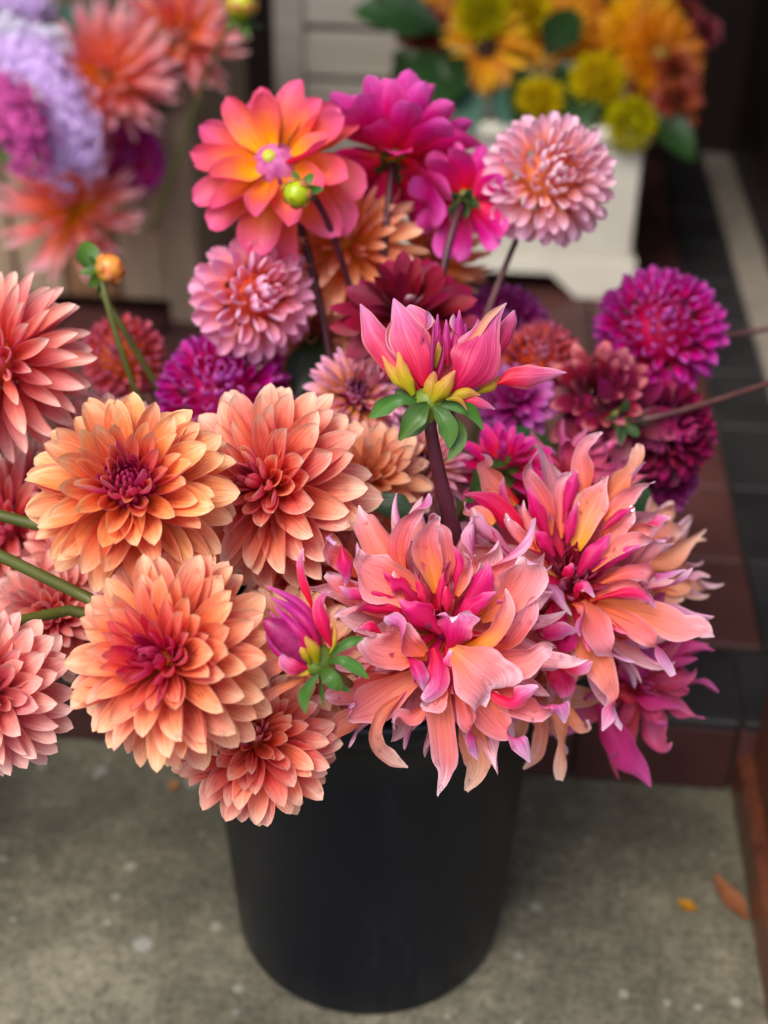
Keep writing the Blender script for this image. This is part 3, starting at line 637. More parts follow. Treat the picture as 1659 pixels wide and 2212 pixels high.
# ---- wavy dahlias: every petal placed by hand
STY = {
    'flat':   dict(p=3.4, q=.72, b=.5, a=(1.4, .7, 1.2), bend=(-22, 40), ruf=.22, fr=1.3, twist=60, tw_e=3, skew=.7),
    'wide':   dict(p=6, q=.55, b=.34, a=(1.5, .6, .7), bend=(-16, 20), ruf=.34, fr=1.7, twist=20, notch=.12, peak=.6, skew=1.2),
    'heart':  dict(p=7, q=.5, b=.32, a=(1.3, .8, .8), bend=(24, 8), ruf=.14, fr=1.2, notch=.22, peak=.6),
    'wave':   dict(p=2.6, q=.8, b=.6, a=(1.5, .9, 1.7), bend=(-34, 100), ruf=.36, fr=1.6, twist=140, tw_e=3.0, skew=1.3),
    'hook':   dict(p=3, q=.85, b=.7, a=(1.5, 1.1, 1.8), bend=(-34, 150), ruf=.24, fr=1.6, twist=110, tw_e=2.5, skew=.8),
    'up':     dict(p=3.0, q=.8, b=.5, a=(1.6, 1.1, 1.6), bend=(6, 50), ruf=.30, fr=1.5, twist=110, tw_e=3, skew=.9),
    'quill':  dict(p=3, q=.8, b=.6, a=(2.4, 2.1, 1.6), bend=(18, 24), ruf=.12, fr=1.2, twist=30),
    'roll':   dict(p=4, q=.7, b=.5, a=(1.5, 1.7, 2.6), bend=(-6, 60), ruf=.24, fr=1.4, twist=60, tw_e=2, skew=.5),
    'back':   dict(p=3, q=.75, b=.6, a=(1.6, 2.0, 2.8), bend=(-24, 60), ruf=.22, fr=1.4, twist=70, tw_e=2.5, skew=.8),
    'curlup': dict(p=4.4, q=.66, b=.42, a=(1.4, 1.1, 2.2), bend=(-20, 170), ruf=.30, fr=1.5, twist=50, tw_e=2, peak=.55, skew=.9),
    'droop':  dict(p=3.0, q=.8, b=.6, a=(1.5, .8, -1.2), bend=(-20, -40), ruf=.30, fr=1.6, twist=120, tw_e=3, skew=.9),
}
def hand_flower(name, label, cat, pos, axis, U, mat, rows, seed, group=None, base_r=.006, alt=None, roll_x=None):
    """rows: (azimuth as seen in the picture, angle from axis, length, half width / length, style, t)"""
    rr = random.Random(seed)
    fm = frame(pos, axis, roll_x if roll_x is not None else camdir((1, 0, 0)))
    e = empty(name, fm); tag(e, label, cat, group)
    for k, row in enumerate(rows):
        az, th, Lp, W, st, t = row[:6]
        mt = row[6] if len(row) > 6 else mat
        kw = dict(STY[st]); kw['twist'] = kw.get('twist', 0) * rr.choice((-1, 1)) * rr.uniform(.6, 1.5)
        kw['bend'] = (kw['bend'][0] + rr.uniform(-8, 8), kw['bend'][1] * rr.uniform(.75, 1.25))
        kw['skew'] = kw.get('skew', 0) * rr.choice((-1, 1)); kw['ph'] = rr.uniform(0, 6.28); kw['sway'] = rr.uniform(-.16, .16); kw['asym'] = rr.uniform(-.15, .15)
        m = petal_mesh(W=W, nu=10, nv=18, mat=M[mt], **kw)
        base = (base_r * math.sin(R(th)) * math.cos(R(az)), base_r * math.sin(R(th)) * math.sin(R(az)), -.004 * t + base_r * math.cos(R(th)))
        put(m, e, petal_matrix(az, th, rr.gauss(0, 8), base, Lp * U), t)
    v, f = lathe_data([(0.001, -base_r * 1.3), (base_r * .7, -base_r), (base_r, 0), (base_r * .6, base_r * .7), (0.0005, base_r * .9)], 12)
    obj('receptacle', mesh('receptacle', v, f, M['discmagenta']), e)
    return e
def ribbon(e, conv, z0, mat, pts, seed, t=1.0, alpha=.95, name='petal', ruf=.14, notch=0.0, nu=10, n=20, ws=1.0, jit=0, wild=0):
    """a petal along a traced midline; pts: x, y (picture), mm towards the lens, half width, turn of the face in degrees (0 inner face seen, 180 outer)"""
    cx, cy, k = conv; rr = random.Random(seed)
    C = []; jj = rr.uniform(-jit, jit)
    if wild: alpha *= rr.uniform(.7, 1.5); ruf *= rr.uniform(1.2, 2.2)
    for q in pts:
        x, y, dz, w = q[:4]; z = z0 - dz / 1000.0
        C.append((P(cx + x * k, cy + y * k, z), w * k * z / F * ws, R(q[4] + jj) if len(q) > 4 else None))
    last = R(jj); tl = []
    for c in C:
        if c[2] is not None: last = c[2]
        tl.append(last)
    def cr(v, i, f):
        a, b, c, d = v[max(i - 1, 0)], v[i], v[min(i + 1, len(v) - 1)], v[min(i + 2, len(v) - 1)]
        return (b * 2 + (c - a) * f + (a * 2 - b * 5 + c * 4 - d) * f * f + (b * 3 - a - c * 3 + d) * f ** 3) * .5
    pos = [c[0] for c in C]; m = len(pos) - 1; S_ = []
    for j in range(n + 1):
        u = j / n; u = (1 - (1 - u) ** 1.15) * m; i = min(int(u), m - 1); f = u - i
        g = f * f * (3 - 2 * f)
        w = max(.0003, cr([c[1] for c in C], i, f)); S_.append((cr(pos, i, f), w, lerp(tl[i], tl[i + 1], g)))
    inv = e.matrix_basis.inverted(); o0 = inv @ S_[0][0]; V = []; UV = []
    ph = rr.uniform(0, 6.28); fr = rr.uniform(1.2, 2.0); camp = CAMM.translation; sk = rr.uniform(-.35, .35)
    for j, (p, w, tau) in enumerate(S_):
        v = j / n; T = (S_[min(j + 1, n)][0] - S_[max(j - 1, 0)][0]).normalized()
        Vd = (camp - p).normalized(); N0 = (Vd - T * Vd.dot(T)).normalized(); B0 = T.cross(N0)
        Nn = N0 * math.cos(tau) + B0 * math.sin(tau); X = T.cross(Nn)
        al0 = alpha * (1.0 if v > .25 else lerp(2.0, 1.0, v / .25))
        for i in range(nu + 1):
            s = -1 + 2 * i / nu; al = al0 * (1 + sk * (1 if s > 0 else -1))
            lx, lz = w * math.sin(al * s) / al, w * (1 - math.cos(al * s)) / al
            lz += w * ruf * abs(s) ** 1.6 * math.sin(2 * math.pi * fr * v + ph + (2.1 if s > 0 else 0)) * min(1, v * 2)
            lx += w * ruf * .3 * abs(s) * math.sin(2 * math.pi * fr * 1.7 * v + ph * 1.3 + s)
            if wild: lz += w * .06 * abs(s) ** 3 * math.sin(2 * math.pi * fr * 3.7 * v + ph * 3 + 2 * s)
            lz -= .05 * w * math.exp(-(s / .22) ** 2)
            c = p + X * lx + Nn * lz - T * (notch * math.exp(-(s / .3) ** 2) * v ** 6 * w)
            V.append(inv @ c - o0); UV.append((i / nu, v))
    q = nu + 1
    Fc = [(j * q + i, j * q + i + 1, (j + 1) * q + i + 1, (j + 1) * q + i) for j in range(n) for i in range(nu)]
    return put(mesh(name, V, Fc, M[mat], True, UV), e, Matrix.Translation(o0), t, name)
def inner_quills(n, seed, L=(.22, .42), th=(4, 34), spread=360, az0=0):
    rr = random.Random(seed); out = []
    for i in range(n):
        t = (i + .5) / n
        out.append((az0 + (i * GA) % spread, lerp(th[0], th[1], t) + rr.gauss(0, 3), lerp(L[0], L[1], t) * rr.uniform(.9, 1.1), .16, 'quill', .02 + .12 * t))
    return out
C5 = (663.6, 1028.6, .340)
rows1 = inner_quills(14, 3, (.22, .38)) + [(k * 18 + 5, 96 - 24 * math.sin(R(k * 18)) + 6 * (k % 3), .80 + .14 * (k % 3), .24, 'flat' if k % 2 else 'wave', .85) for k in range(20)] + [(k * 30, 74 - 20 * math.sin(R(k * 30)), .56, .24, 'flat', .6) for k in range(12)] + [(k * 20 + 9, 92 - 24 * math.sin(R(k * 20)) + 7 * (k % 2), .98 + .08 * (k % 3), .125, ('wave', 'hook', 'up')[k % 3], .9, 'wavyt') for k in range(18)] + [(k * 33 + 15, 66 - 16 * math.sin(R(k * 33)), .56, .13, 'roll', .45, 'hot') for k in range(11)]
fl = hand_flower('dahlia', 'huge wavy coral and yellow dahlia spilling over the bucket rim', 'dahlia', P(958, 1362, .822), camdir((-.02, .40, .91)), .075, 'wavy', rows1, 11)
B1 = [
 ('wavyfade', [(1000, 1450, -18, 55), (1060, 1700, -24, 90), (1085, 1850, -28, 72), (1010, 2000, -34, 14)]),
 ('wavyt', [(600, 620, -20, 50), (480, 480, -20, 120), (400, 330, -20, 100), (355, 260, -22, 45), (330, 185, -24, 5)]),
 ('wavyfade', [(480, 1480, -16, 45), (300, 1560, -18, 78), (150, 1650, -22, 75), (60, 1760, -26, 38), (10, 1800, -28, 5)]),
 ('wavyt', [(620, 1260, -14, 50), (400, 1330, -16, 90), (200, 1380, -18, 80), (110, 1400, -20, 15)]),
 ('wavyt', [(880, 700, -18, 40), (900, 520, -20, 60), (870, 370, -22, 50), (820, 290, -24, 8)]),
 ('wavyt', [(640, 640, -14, 40), (590, 480, -12, 75, 0), (620, 330, -8, 60, 10), (690, 220, -4, 45, 60), (760, 150, -2, 30, 150), (775, 108, -2, 5, 180)]),
 ('wavy', [(830, 740, -12, 40), (790, 560, -12, 92), (760, 420, -10, 85), (800, 310, -6, 42, 20), (832, 250, -4, 14, 60)], dict(alpha=.9)),
 ('wavyt', [(860, 1200, -8, 40), (860, 1480, -5, 88), (880, 1750, -10, 84), (880, 1890, -16, 46), (830, 2035, -22, 5, 40)]),
 ('wavyt', [(930, 1300, -8, 50), (980, 1450, -6, 80), (1010, 1590, -10, 55), (1000, 1665, -12, 8)]),
 ('wavyt', [(950, 1280, -5, 40, 0), (1010, 1520, -2, 55, 20), (1055, 1680, 2, 62, 150), (1078, 1800, 0, 5, 180)]),
 ('wavyt', [(950, 1180, -6, 40, 0), (1100, 1430, -4, 112, 0), (1230, 1590, -8, 86, 10), (1295, 1650, -6, 46, 80), (1360, 1700, -4, 64, 170), (1415, 1820, -8, 5, 180)]),
 ('wavyt', [(950, 1150, -8, 40, 0), (1250, 1380, -8, 90, 0), (1450, 1480, -6, 76, 0), (1560, 1450, -2, 52, 70), (1610, 1480, 0, 70, 160), (1632, 1570, -4, 8, 180)]),
 ('wavyt', [(1000, 1200, -8, 30, 20), (1250, 1425, 2, 45, 150), (1370, 1390, 8, 62, 180), (1470, 1340, 6, 16, 200)]),
 ('wavyt', [(950, 1100, -8, 40, 0), (1200, 1180, -6, 100, 0), (1380, 1160, -2, 110, 0), (1500, 1090, 0, 60, 20), (1565, 1075, -4, 8, 40)], dict(ruf=.3)),
 ('wavyt', [(1050, 1090, -8, 30, 0), (1280, 1060, -4, 62, -20), (1400, 920, 0, 60, -20), (1430, 790, 2, 35, 30), (1475, 770, 4, 12, 100)], dict(alpha=1.2)),
 ('wavyt', [(1100, 900, -14, 50, 0), (1250, 800, -8, 85, 0), (1360, 680, -2, 140, 0), (1400, 570, 4, 118, -10), (1385, 515, 8, 50, -60)], dict(ruf=.25)),
 ('hot', [(960, 860, -8, 30, 180), (1040, 760, -6, 75, 180), (1110, 640, -4, 85, 180), (1150, 545, -6, 8, 180)]),
 ('hot', [(930, 780, -10, 20, 160), (950, 620, -8, 40, 160), (960, 520, -8, 26, 170), (930, 445, -8, 5, 180)]),
 ('wavyt', [(950, 760, -8, 20, 0), (1000, 640, -6, 36, 20), (1020, 540, -4, 34, 60), (990, 490, -2, 8, 100)]),
 ('wavyt', [(760, 850, -8, 50, 0), (600, 700, -6, 130, 0), (430, 620, -4, 140, 0), (330, 530, 0, 55, 40), (312, 445, 4, 10, 120)], dict(alpha=.6)),
 ('wavyt', [(350, 760, -12, 40, 0), (200, 700, -10, 60, 0), (110, 630, -8, 20, 20)]),
 ('wavyt', [(330, 610, -14, 40, 0), (200, 510, -10, 75, 0), (140, 470, -6, 50, 20), (130, 380, -3, 30, 120), (180, 430, 0, 12, 180)]),
 ('wavyt', [(213, 430, 0, 6, 180), (235, 550, 3, 58, 180), (250, 640, 1, 36, 180), (238, 700, -2, 6, 180)]),
 ('wavyt', [(560, 790, -6, 30, 120), (400, 775, -2, 48, 150), (270, 745, 0, 40, 170), (205, 700, 0, 6, 180)]),
 ('wavyt', [(600, 870, -6, 36, 120), (430, 850, -2, 58, 155), (300, 860, 0, 46, 60), (170, 890, 0, 8, 20)]),
 ('wavyt', [(700, 760, -6, 25, 0), (600, 640, -4, 48, 0), (540, 615, -2, 30, 0)], dict(alpha=1.4)),
 ('heart', [(720, 830, -4, 40, 180), (630, 725, 0, 42, 180), (535, 665, 2, 30, 180), (480, 600, 2, 5, 180)], dict(ruf=.4)),
 ('heart', [(760, 840, -2, 30, 180), (740, 740, 0, 40, 180), (690, 620, 0, 6, 180)]),
 ('heart', [(840, 830, 0, 26, 180), (850, 720, 2, 34, 180), (866, 610, 2, 4, 180)]),
 ('heart', [(890, 860, 2, 26, 180), (890, 780, 4, 36, 180), (880, 700, 4, 6, 180)]),
 ('wavyt', [(760, 1160, -4, 40, 0), (600, 1130, 0, 112, 0), (470, 1120, 4, 132, 0), (385, 1075, 8, 95, 0), (350, 1030, 9, 40, -30)], dict(alpha=.95)),
 ('wavyt', [(470, 1000, 8, 12, 180), (410, 955, 12, 38, 180), (350, 965, 12, 18, 180), (295, 985, 10, 5, 180)]),
 ('wavyt', [(750, 1130, 0, 36, 0), (660, 1080, 4, 84, 0), (610, 1000, 8, 66, 30), (555, 930, 11, 74, 160), (490, 900, 9, 20, 185)]),
 ('hot', [(960, 900, 0, 26, 170), (1020, 850, 3, 58, 170), (1110, 785, 6, 42, 170), (1197, 735, 6, 6, 170)]),
 ('wavy', [(990, 1080, -4, 25, -20), (1150, 1040, 2, 62, -25), (1250, 920, 8, 72, -25), (1266, 780, 7, 38, 0), (1255, 715, 5, 6, 40)], dict(alpha=1.2)),
 ('hot', [(850, 1000, 0, 46, 180), (730, 905, 4, 98, 180), (640, 845, 6, 62, 180), (583, 780, 4, 5, 180)]),
 ('wavyt', [(900, 1085, 3, 30, 180), (915, 1000, 8, 108, 180), (925, 905, 10, 135, 180), (928, 855, 9, 100, 180)], dict(notch=.7, alpha=.6)),
 ('wavyt', [(915, 1085, 2, 25, 0), (1000, 1170, 6, 104, 0), (1100, 1265, 9, 182, 0), (1165, 1340, 5, 175, 0), (1195, 1385, 0, 95, 0)], dict(notch=.55, alpha=.5)),
 ('wavyt', [(760, 1220, -10, 50, 0), (550, 1330, -8, 112, 0), (380, 1450, -8, 122, 0), (285, 1500, -4, 66, 20), (262, 1460, -1, 30, 130), (300, 1450, 1, 10, 200)]),
 ('wavyt', [(860, 1320, 0, 40, 0), (810, 1430, 4, 72, 0), (720, 1455, 6, 26, 0)]),
 ('wavyt', [(800, 1090, 2, 24, 180), (830, 1210, 7, 62, 180), (815, 1345, 9, 62, 180), (735, 1425, 8, 24, 180)]),
 ('wavyt', [(630, 1140, 4, 10, 180), (685, 1205, 9, 48, 180), (722, 1285, 11, 52, 180), (738, 1362, 8, 8, 180)]),
 ('wavyfade', [(650, 1380, -8, 24, 120), (520, 1480, -3, 44, 60), (430, 1600, -2, 44, 10), (440, 1720, -4, 55, 0), (520, 1800, -8, 58, 0), (640, 1852, -12, 5, 0)], dict(alpha=1.0)),
 ('wavyt', [(760, 1440, -6, 30, 0), (670, 1530, -6, 62, 0), (570, 1520, -4, 34, 40), (560, 1610, -4, 8, 120)]),
 ('wavyt', [(890, 1170, 2, 18, 180), (880, 1200, 6, 30, 180), (915, 1100, 6, 8, 180)])]
for k, row in enumerate(B1): ribbon(fl, C5, .80, row[0], row[1], 300 + k, t=.9 if row[0] != 'heart' else .1, ws=1.18, jit=18, wild=1, **(row[2] if len(row) > 2 else {}))
to_bucket(fl, 21)
C6 = (995.4, 929.0, .360)
rows2 = inner_quills(44, 5, (.22, .46), (3, 50)) + [(k * 18 + 5, 96 - 27 * math.sin(R(k * 18)) + 6 * (k % 3), .74 + .12 * (k % 3), .22, 'flat' if k % 2 else 'wave', .85) for k in range(20)] + [(k * 30, 74 - 20 * math.sin(R(k * 30)), .5, .2, 'flat', .6) for k in range(12)] + [(k * 20 + 9, 92 - 27 * math.sin(R(k * 20)) + 7 * (k % 2), .94 + .08 * (k % 3), .125, ('wave', 'hook', 'up')[k % 3], .9, 'wavyt') for k in range(18)] + [(k * 33 + 15, 66 - 16 * math.sin(R(k * 33)), .56, .13, 'roll', .45, 'hot') for k in range(11)]
fl = hand_flower('dahlia', 'large wavy coral dahlia with a dark magenta heart beside the huge one', 'dahlia', P(1232, 1262, .885), camdir((.0, .45, .89)), .085, 'wavy', rows2, 12)
B2 = [
 ('hot', [(700, 880, 4, 24, 180), (760, 780, 8, 46, 180), (840, 690, 8, 40, 180), (900, 620, 6, 5, 180)]), ('hot', [(560, 760, 2, 24, 180), (500, 660, 6, 40, 180), (440, 600, 6, 6, 180)]), ('hot', [(640, 900, 10, 26, 180), (650, 850, 14, 34, 180), (670, 800, 14, 6, 180)]),
 ('wavyfade', [(880, 420, -18, 40), (960, 320, -20, 60), (1040, 220, -24, 40), (1070, 120, -28, 40), (1060, 80, -28, 12)]),
 ('wavyt', [(740, 420, -16, 40), (740, 260, -18, 72), (722, 140, -20, 45), (790, 50, -22, 28), (850, 15, -22, 6)]),
 ('wavyt', [(340, 440, -14, 50), (230, 330, -14, 92), (145, 230, -14, 55), (150, 170, -12, 30, 60), (118, 145, -12, 5, 120)]),
 ('wavyt', [(300, 540, -8, 25, 150), (250, 400, -8, 36, 160), (257, 285, -8, 4, 170)]),
 ('wavyt', [(860, 540, -10, 30), (960, 440, -10, 56), (1060, 350, -10, 40, 30), (1165, 308, -10, 5, 120)]),
 ('wavyt', [(900, 690, -8, 30, 0), (1060, 600, -8, 52, 20), (1180, 530, -8, 40, 120), (1258, 528, -8, 4, 170)]),
 ('wavyt', [(830, 690, -6, 30, 0), (920, 580, -4, 72, 0), (1000, 505, -2, 56, 0), (1042, 462, 0, 5, 0)]),
 ('hot', [(850, 600, 2, 14, 180), (940, 512, 4, 30, 180), (1042, 462, 2, 4, 180)]),
 ('wavyt', [(540, 630, -8, 24, 0), (525, 480, -8, 50, 0), (445, 340, -8, 58, 10), (392, 250, -6, 36, 30), (430, 160, -4, 22, 110), (465, 125, -6, 4, 160)]),
 ('wavyt', [(600, 650, -8, 24, 0), (595, 450, -8, 56, 0), (600, 330, -8, 50, 0), (650, 262, -8, 8, 0)]),
 ('hot', [(620, 560, -6, 16, 180), (650, 430, -3, 36, 180), (682, 320, -1, 46, 180), (690, 235, -4, 5, 180)]),
 ('wavy', [(690, 720, -6, 24, 0), (735, 560, -6, 78, 0), (800, 420, -8, 78, 0), (855, 325, -10, 24, 0), (885, 275, -10, 3, 0)], dict(alpha=.5)),
 ('hot', [(640, 680, -2, 20, 180), (665, 560, 0, 34, 180), (700, 430, 0, 5, 180)]),
 ('hot', [(520, 650, -4, 20, 175), (470, 520, 0, 42, 175), (430, 420, 2, 30, 175), (410, 335, 2, 4, 175)]),
 ('wavyt', [(450, 710, 0, 24, 0), (412, 580, 4, 38, 0), (376, 490, 6, 26, 0), (376, 420, 6, 5, 0)], dict(alpha=1.2)),
 ('hot', [(430, 710, -4, 36, 175), (300, 560, 0, 68, 175), (180, 440, 2, 55, 175), (90, 398, 2, 28, 175), (18, 388, 0, 4, 175)]),
 ('wavyt', [(470, 740, 0, 30, 0), (360, 650, 4, 50, 0), (285, 570, 6, 40, 10), (266, 500, 6, 6, 30)], dict(alpha=1.1)),
 ('wavyfade', [(330, 770, 0, 20, 180), (210, 660, 6, 42, 180), (120, 590, 8, 52, 180), (82, 510, 8, 34, 180), (68, 465, 6, 4, 180)]),
 ('wavyt', [(190, 600, 8, 10, 20), (240, 700, 12, 22, 20), (320, 800, 14, 20, 20)], dict(alpha=2.2)),
 ('wavyt', [(200, 560, 4, 20, 0), (120, 500, 4, 40, 20), (30, 500, 2, 30, 60), (20, 430, 2, 6, 120)]),
 ('hot', [(900, 680, 0, 20, 170), (860, 720, 2, 50, 170), (760, 820, 4, 40, 170)]),
 ('hot', [(720, 860, 2, 24, 175), (860, 790, 4, 46, 175), (980, 735, 6, 40, 175), (1078, 695, 6, 8, 175)]),
 ('wavyt', [(780, 840, 2, 24, 0), (900, 730, 4, 48, 0), (1020, 660, 4, 46, 0), (1120, 650, 3, 36, 60), (1232, 664, 0, 5, 150)]),
 ('wavyt', [(810, 930, 2, 24, 0), (980, 860, 4, 44, 0), (1110, 850, 4, 60, 10), (1200, 862, 4, 46, 130), (1352, 838, 2, 5, 180)]),
 ('wavyt', [(820, 1040, -6, 30, 0), (1100, 1110, -6, 82, 0), (1300, 1180, -8, 86, 0), (1430, 1190, -10, 58, 0), (1518, 1242, -12, 4, 20)], dict(alpha=.5)),
 ('wavyt', [(810, 1050, -4, 30, 0), (1000, 1160, -2, 62, 0), (1130, 1240, 0, 56, 20), (1200, 1330, 2, 46, 140), (1275, 1475, 0, 20, 180)]),
 ('wavyt', [(700, 1180, -8, 40, 0), (800, 1350, -6, 100, 0), (880, 1500, -4, 62, 0), (922, 1600, -6, 42, 40), (885, 1720, -4, 38, 170), (848, 1805, -4, 5, 180)]),
 ('wavyt', [(720, 1030, 0, 30, 0), (790, 1150, 4, 82, 0), (850, 1270, 6, 76, 10), (905, 1335, 6, 48, 80), (1045, 1392, 4, 5, 160)]),
 ('wavyt', [(770, 1020, 4, 20, 0), (900, 945, 8, 48, 0), (1020, 930, 10, 50, 0), (1110, 985, 10, 36, 20), (1172, 1062, 8, 5, 60)]),
 ('wavyt', [(810, 1015, 8, 16, 180), (990, 975, 12, 36, 180), (1110, 1000, 12, 34, 180), (1172, 1070, 9, 4, 180)]),
 ('wavyt', [(690, 1010, 6, 16, 170), (690, 955, 10, 32, 170), (745, 925, 14, 40, 175), (803, 1002, 14, 6, 180)]),
 ('wavyt', [(670, 1040, 8, 16, 0), (722, 1060, 12, 38, 10), (742, 1110, 14, 30, 70), (708, 1180, 14, 26, 160), (716, 1238, 12, 6, 180)], dict(alpha=1.3)),
 ('hot', [(600, 990, -6, 40, 170), (560, 1150, -8, 84, 175), (620, 1310, -10, 50, 180)]),
 ('wavyfade', [(480, 920, 6, 24, 180), (560, 960, 10, 46, 180), (612, 1040, 12, 30, 180), (664, 1112, 12, 6, 180)]),
 ('wavyt', [(440, 1170, 4, 20, 180), (520, 1215, 8, 48, 180), (620, 1200, 10, 44, 180), (695, 1210, 8, 4, 180)]),
 ('wavyt', [(540, 1340, 0, 20, 180), (640, 1400, 4, 42, 180), (720, 1415, 6, 60, 180), (792, 1388, 4, 6, 180)]),
 ('hot', [(560, 1250, -4, 30, 180), (640, 1280, 0, 50, 180), (680, 1180, 2, 20, 180)]),
 ('hot', [(540, 1420, -12, 40, 175), (600, 1480, -14, 80, 175), (640, 1600, -16, 40, 180)])]
for k, row in enumerate(B2): ribbon(fl, C6, .865, row[0], row[1], 400 + k, t=.9, ws=1.18, jit=18, wild=1, **(row[2] if len(row) > 2 else {}))
to_bucket(fl, 22)
def wavy_random(label, pos, axis, U, mat, seed, n=26, mats=None):
    rr = random.Random(seed); rows = inner_quills(12, seed, (.2, .36))
    for i in range(n):
        t = (i + .5) / n
        rows.append((i * GA, lerp(44, 104, t) + rr.gauss(0, 5), lerp(.55, 1.0, t), rr.uniform(.15, .22), rr.choice(['flat', 'wave', 'wave', 'back', 'up', 'curlup', 'hook']), lerp(.4, 1, t)))
    f = hand_flower('dahlia', label, 'dahlia', pos, axis, U, mat, rows, seed)
    return f
fl = wavy_random('pink wavy dahlia hanging below the dark hearted coral one', P(1370, 1470, .96), camdir((.35, -.05, .93)), .074, 'wavypink', 31, 16); to_bucket(fl, 23)
for k, pts in enumerate([[(820, 1620, 0, 40, 180), (900, 1800, 4, 92, 180), (985, 1950, 4, 108, 180), (1080, 2050, 0, 66, 180), (1142, 2142, -4, 5, 180)], [(950, 1590, 0, 40, 0), (1150, 1610, 4, 70, 150), (1320, 1668, 0, 6, 180)],
        [(1050, 1520, -6, 50, 0), (1250, 1510, -6, 62, 0), (1380, 1460, -6, 40, 60), (1412, 1425, -6, 8, 100)], [(900, 1450, 0, 80, 180), (1060, 1400, 2, 120, 180), (1170, 1330, 0, 60, 180)], [(1150, 1320, -8, 40, 170), (1330, 1290, -8, 52, 170), (1485, 1288, -8, 6, 170)], [(1180, 1370, -8, 40, 170), (1300, 1380, -8, 46, 170), (1420, 1370, -8, 6, 170)]]):
    ribbon(fl, C6, .945, 'wavypink', pts, 500 + k)
fl = wavy_random('faded peach wavy dahlia hidden behind the dark hearted coral one', P(1400, 1215, 1.0), camdir((.45, .2, .87)), .066, 'wavyfade', 32, 18); to_bucket(fl, 24)
for k, pts in enumerate([[(1080, 780, 0, 50, 0), (1250, 780, 2, 70, 0), (1360, 680, 0, 40, 20), (1470, 590, -2, 14, 60)], [(1150, 900, 0, 50, 0), (1300, 930, 0, 70, 0), (1400, 860, 0, 40, 120), (1495, 880, -2, 6, 170)], [(1120, 640, 0, 40, 0), (1230, 590, 0, 60, 0), (1320, 620, -2, 30, 0)], [(1180, 960, 0, 40, 0), (1260, 1000, 0, 60, 0), (1340, 1010, 0, 10, 0)]]):
    ribbon(fl, C6, .975, 'wavyfade', pts, 540 + k)
fl = wavy_random('pink wavy dahlia rising behind the dark hearted coral one', P(1240, 1045, .985), camdir((.1, .45, .88)), .058, 'wavypink', 33); to_bucket(fl, 25)
fl = wavy_random('faded wavy dahlia drooping under the huge coral one over the rim', P(1150, 1490, .93), camdir((.15, -.05, .97)), .056, 'wavyfade', 34, 14); to_bucket(fl, 26)
for k, pts in enumerate([[(470, 1700, 0, 24, 0), (480, 1830, 2, 52, 0), (450, 1950, 0, 46, 0), (375, 2035, -2, 6, 0)], [(520, 1650, 4, 40, 0), (600, 1750, 6, 50, 20), (615, 1880, 4, 40, 60), (600, 2010, 2, 46, 20), (590, 2100, 0, 26, 0)], [(640, 1650, 4, 30, 0), (690, 1760, 6, 46, 0), (760, 1790, 6, 30, 60), (750, 1740, 8, 16, 140)]]):
    ribbon(fl, C6, .90, 'wavyfade', pts, 520 + k)

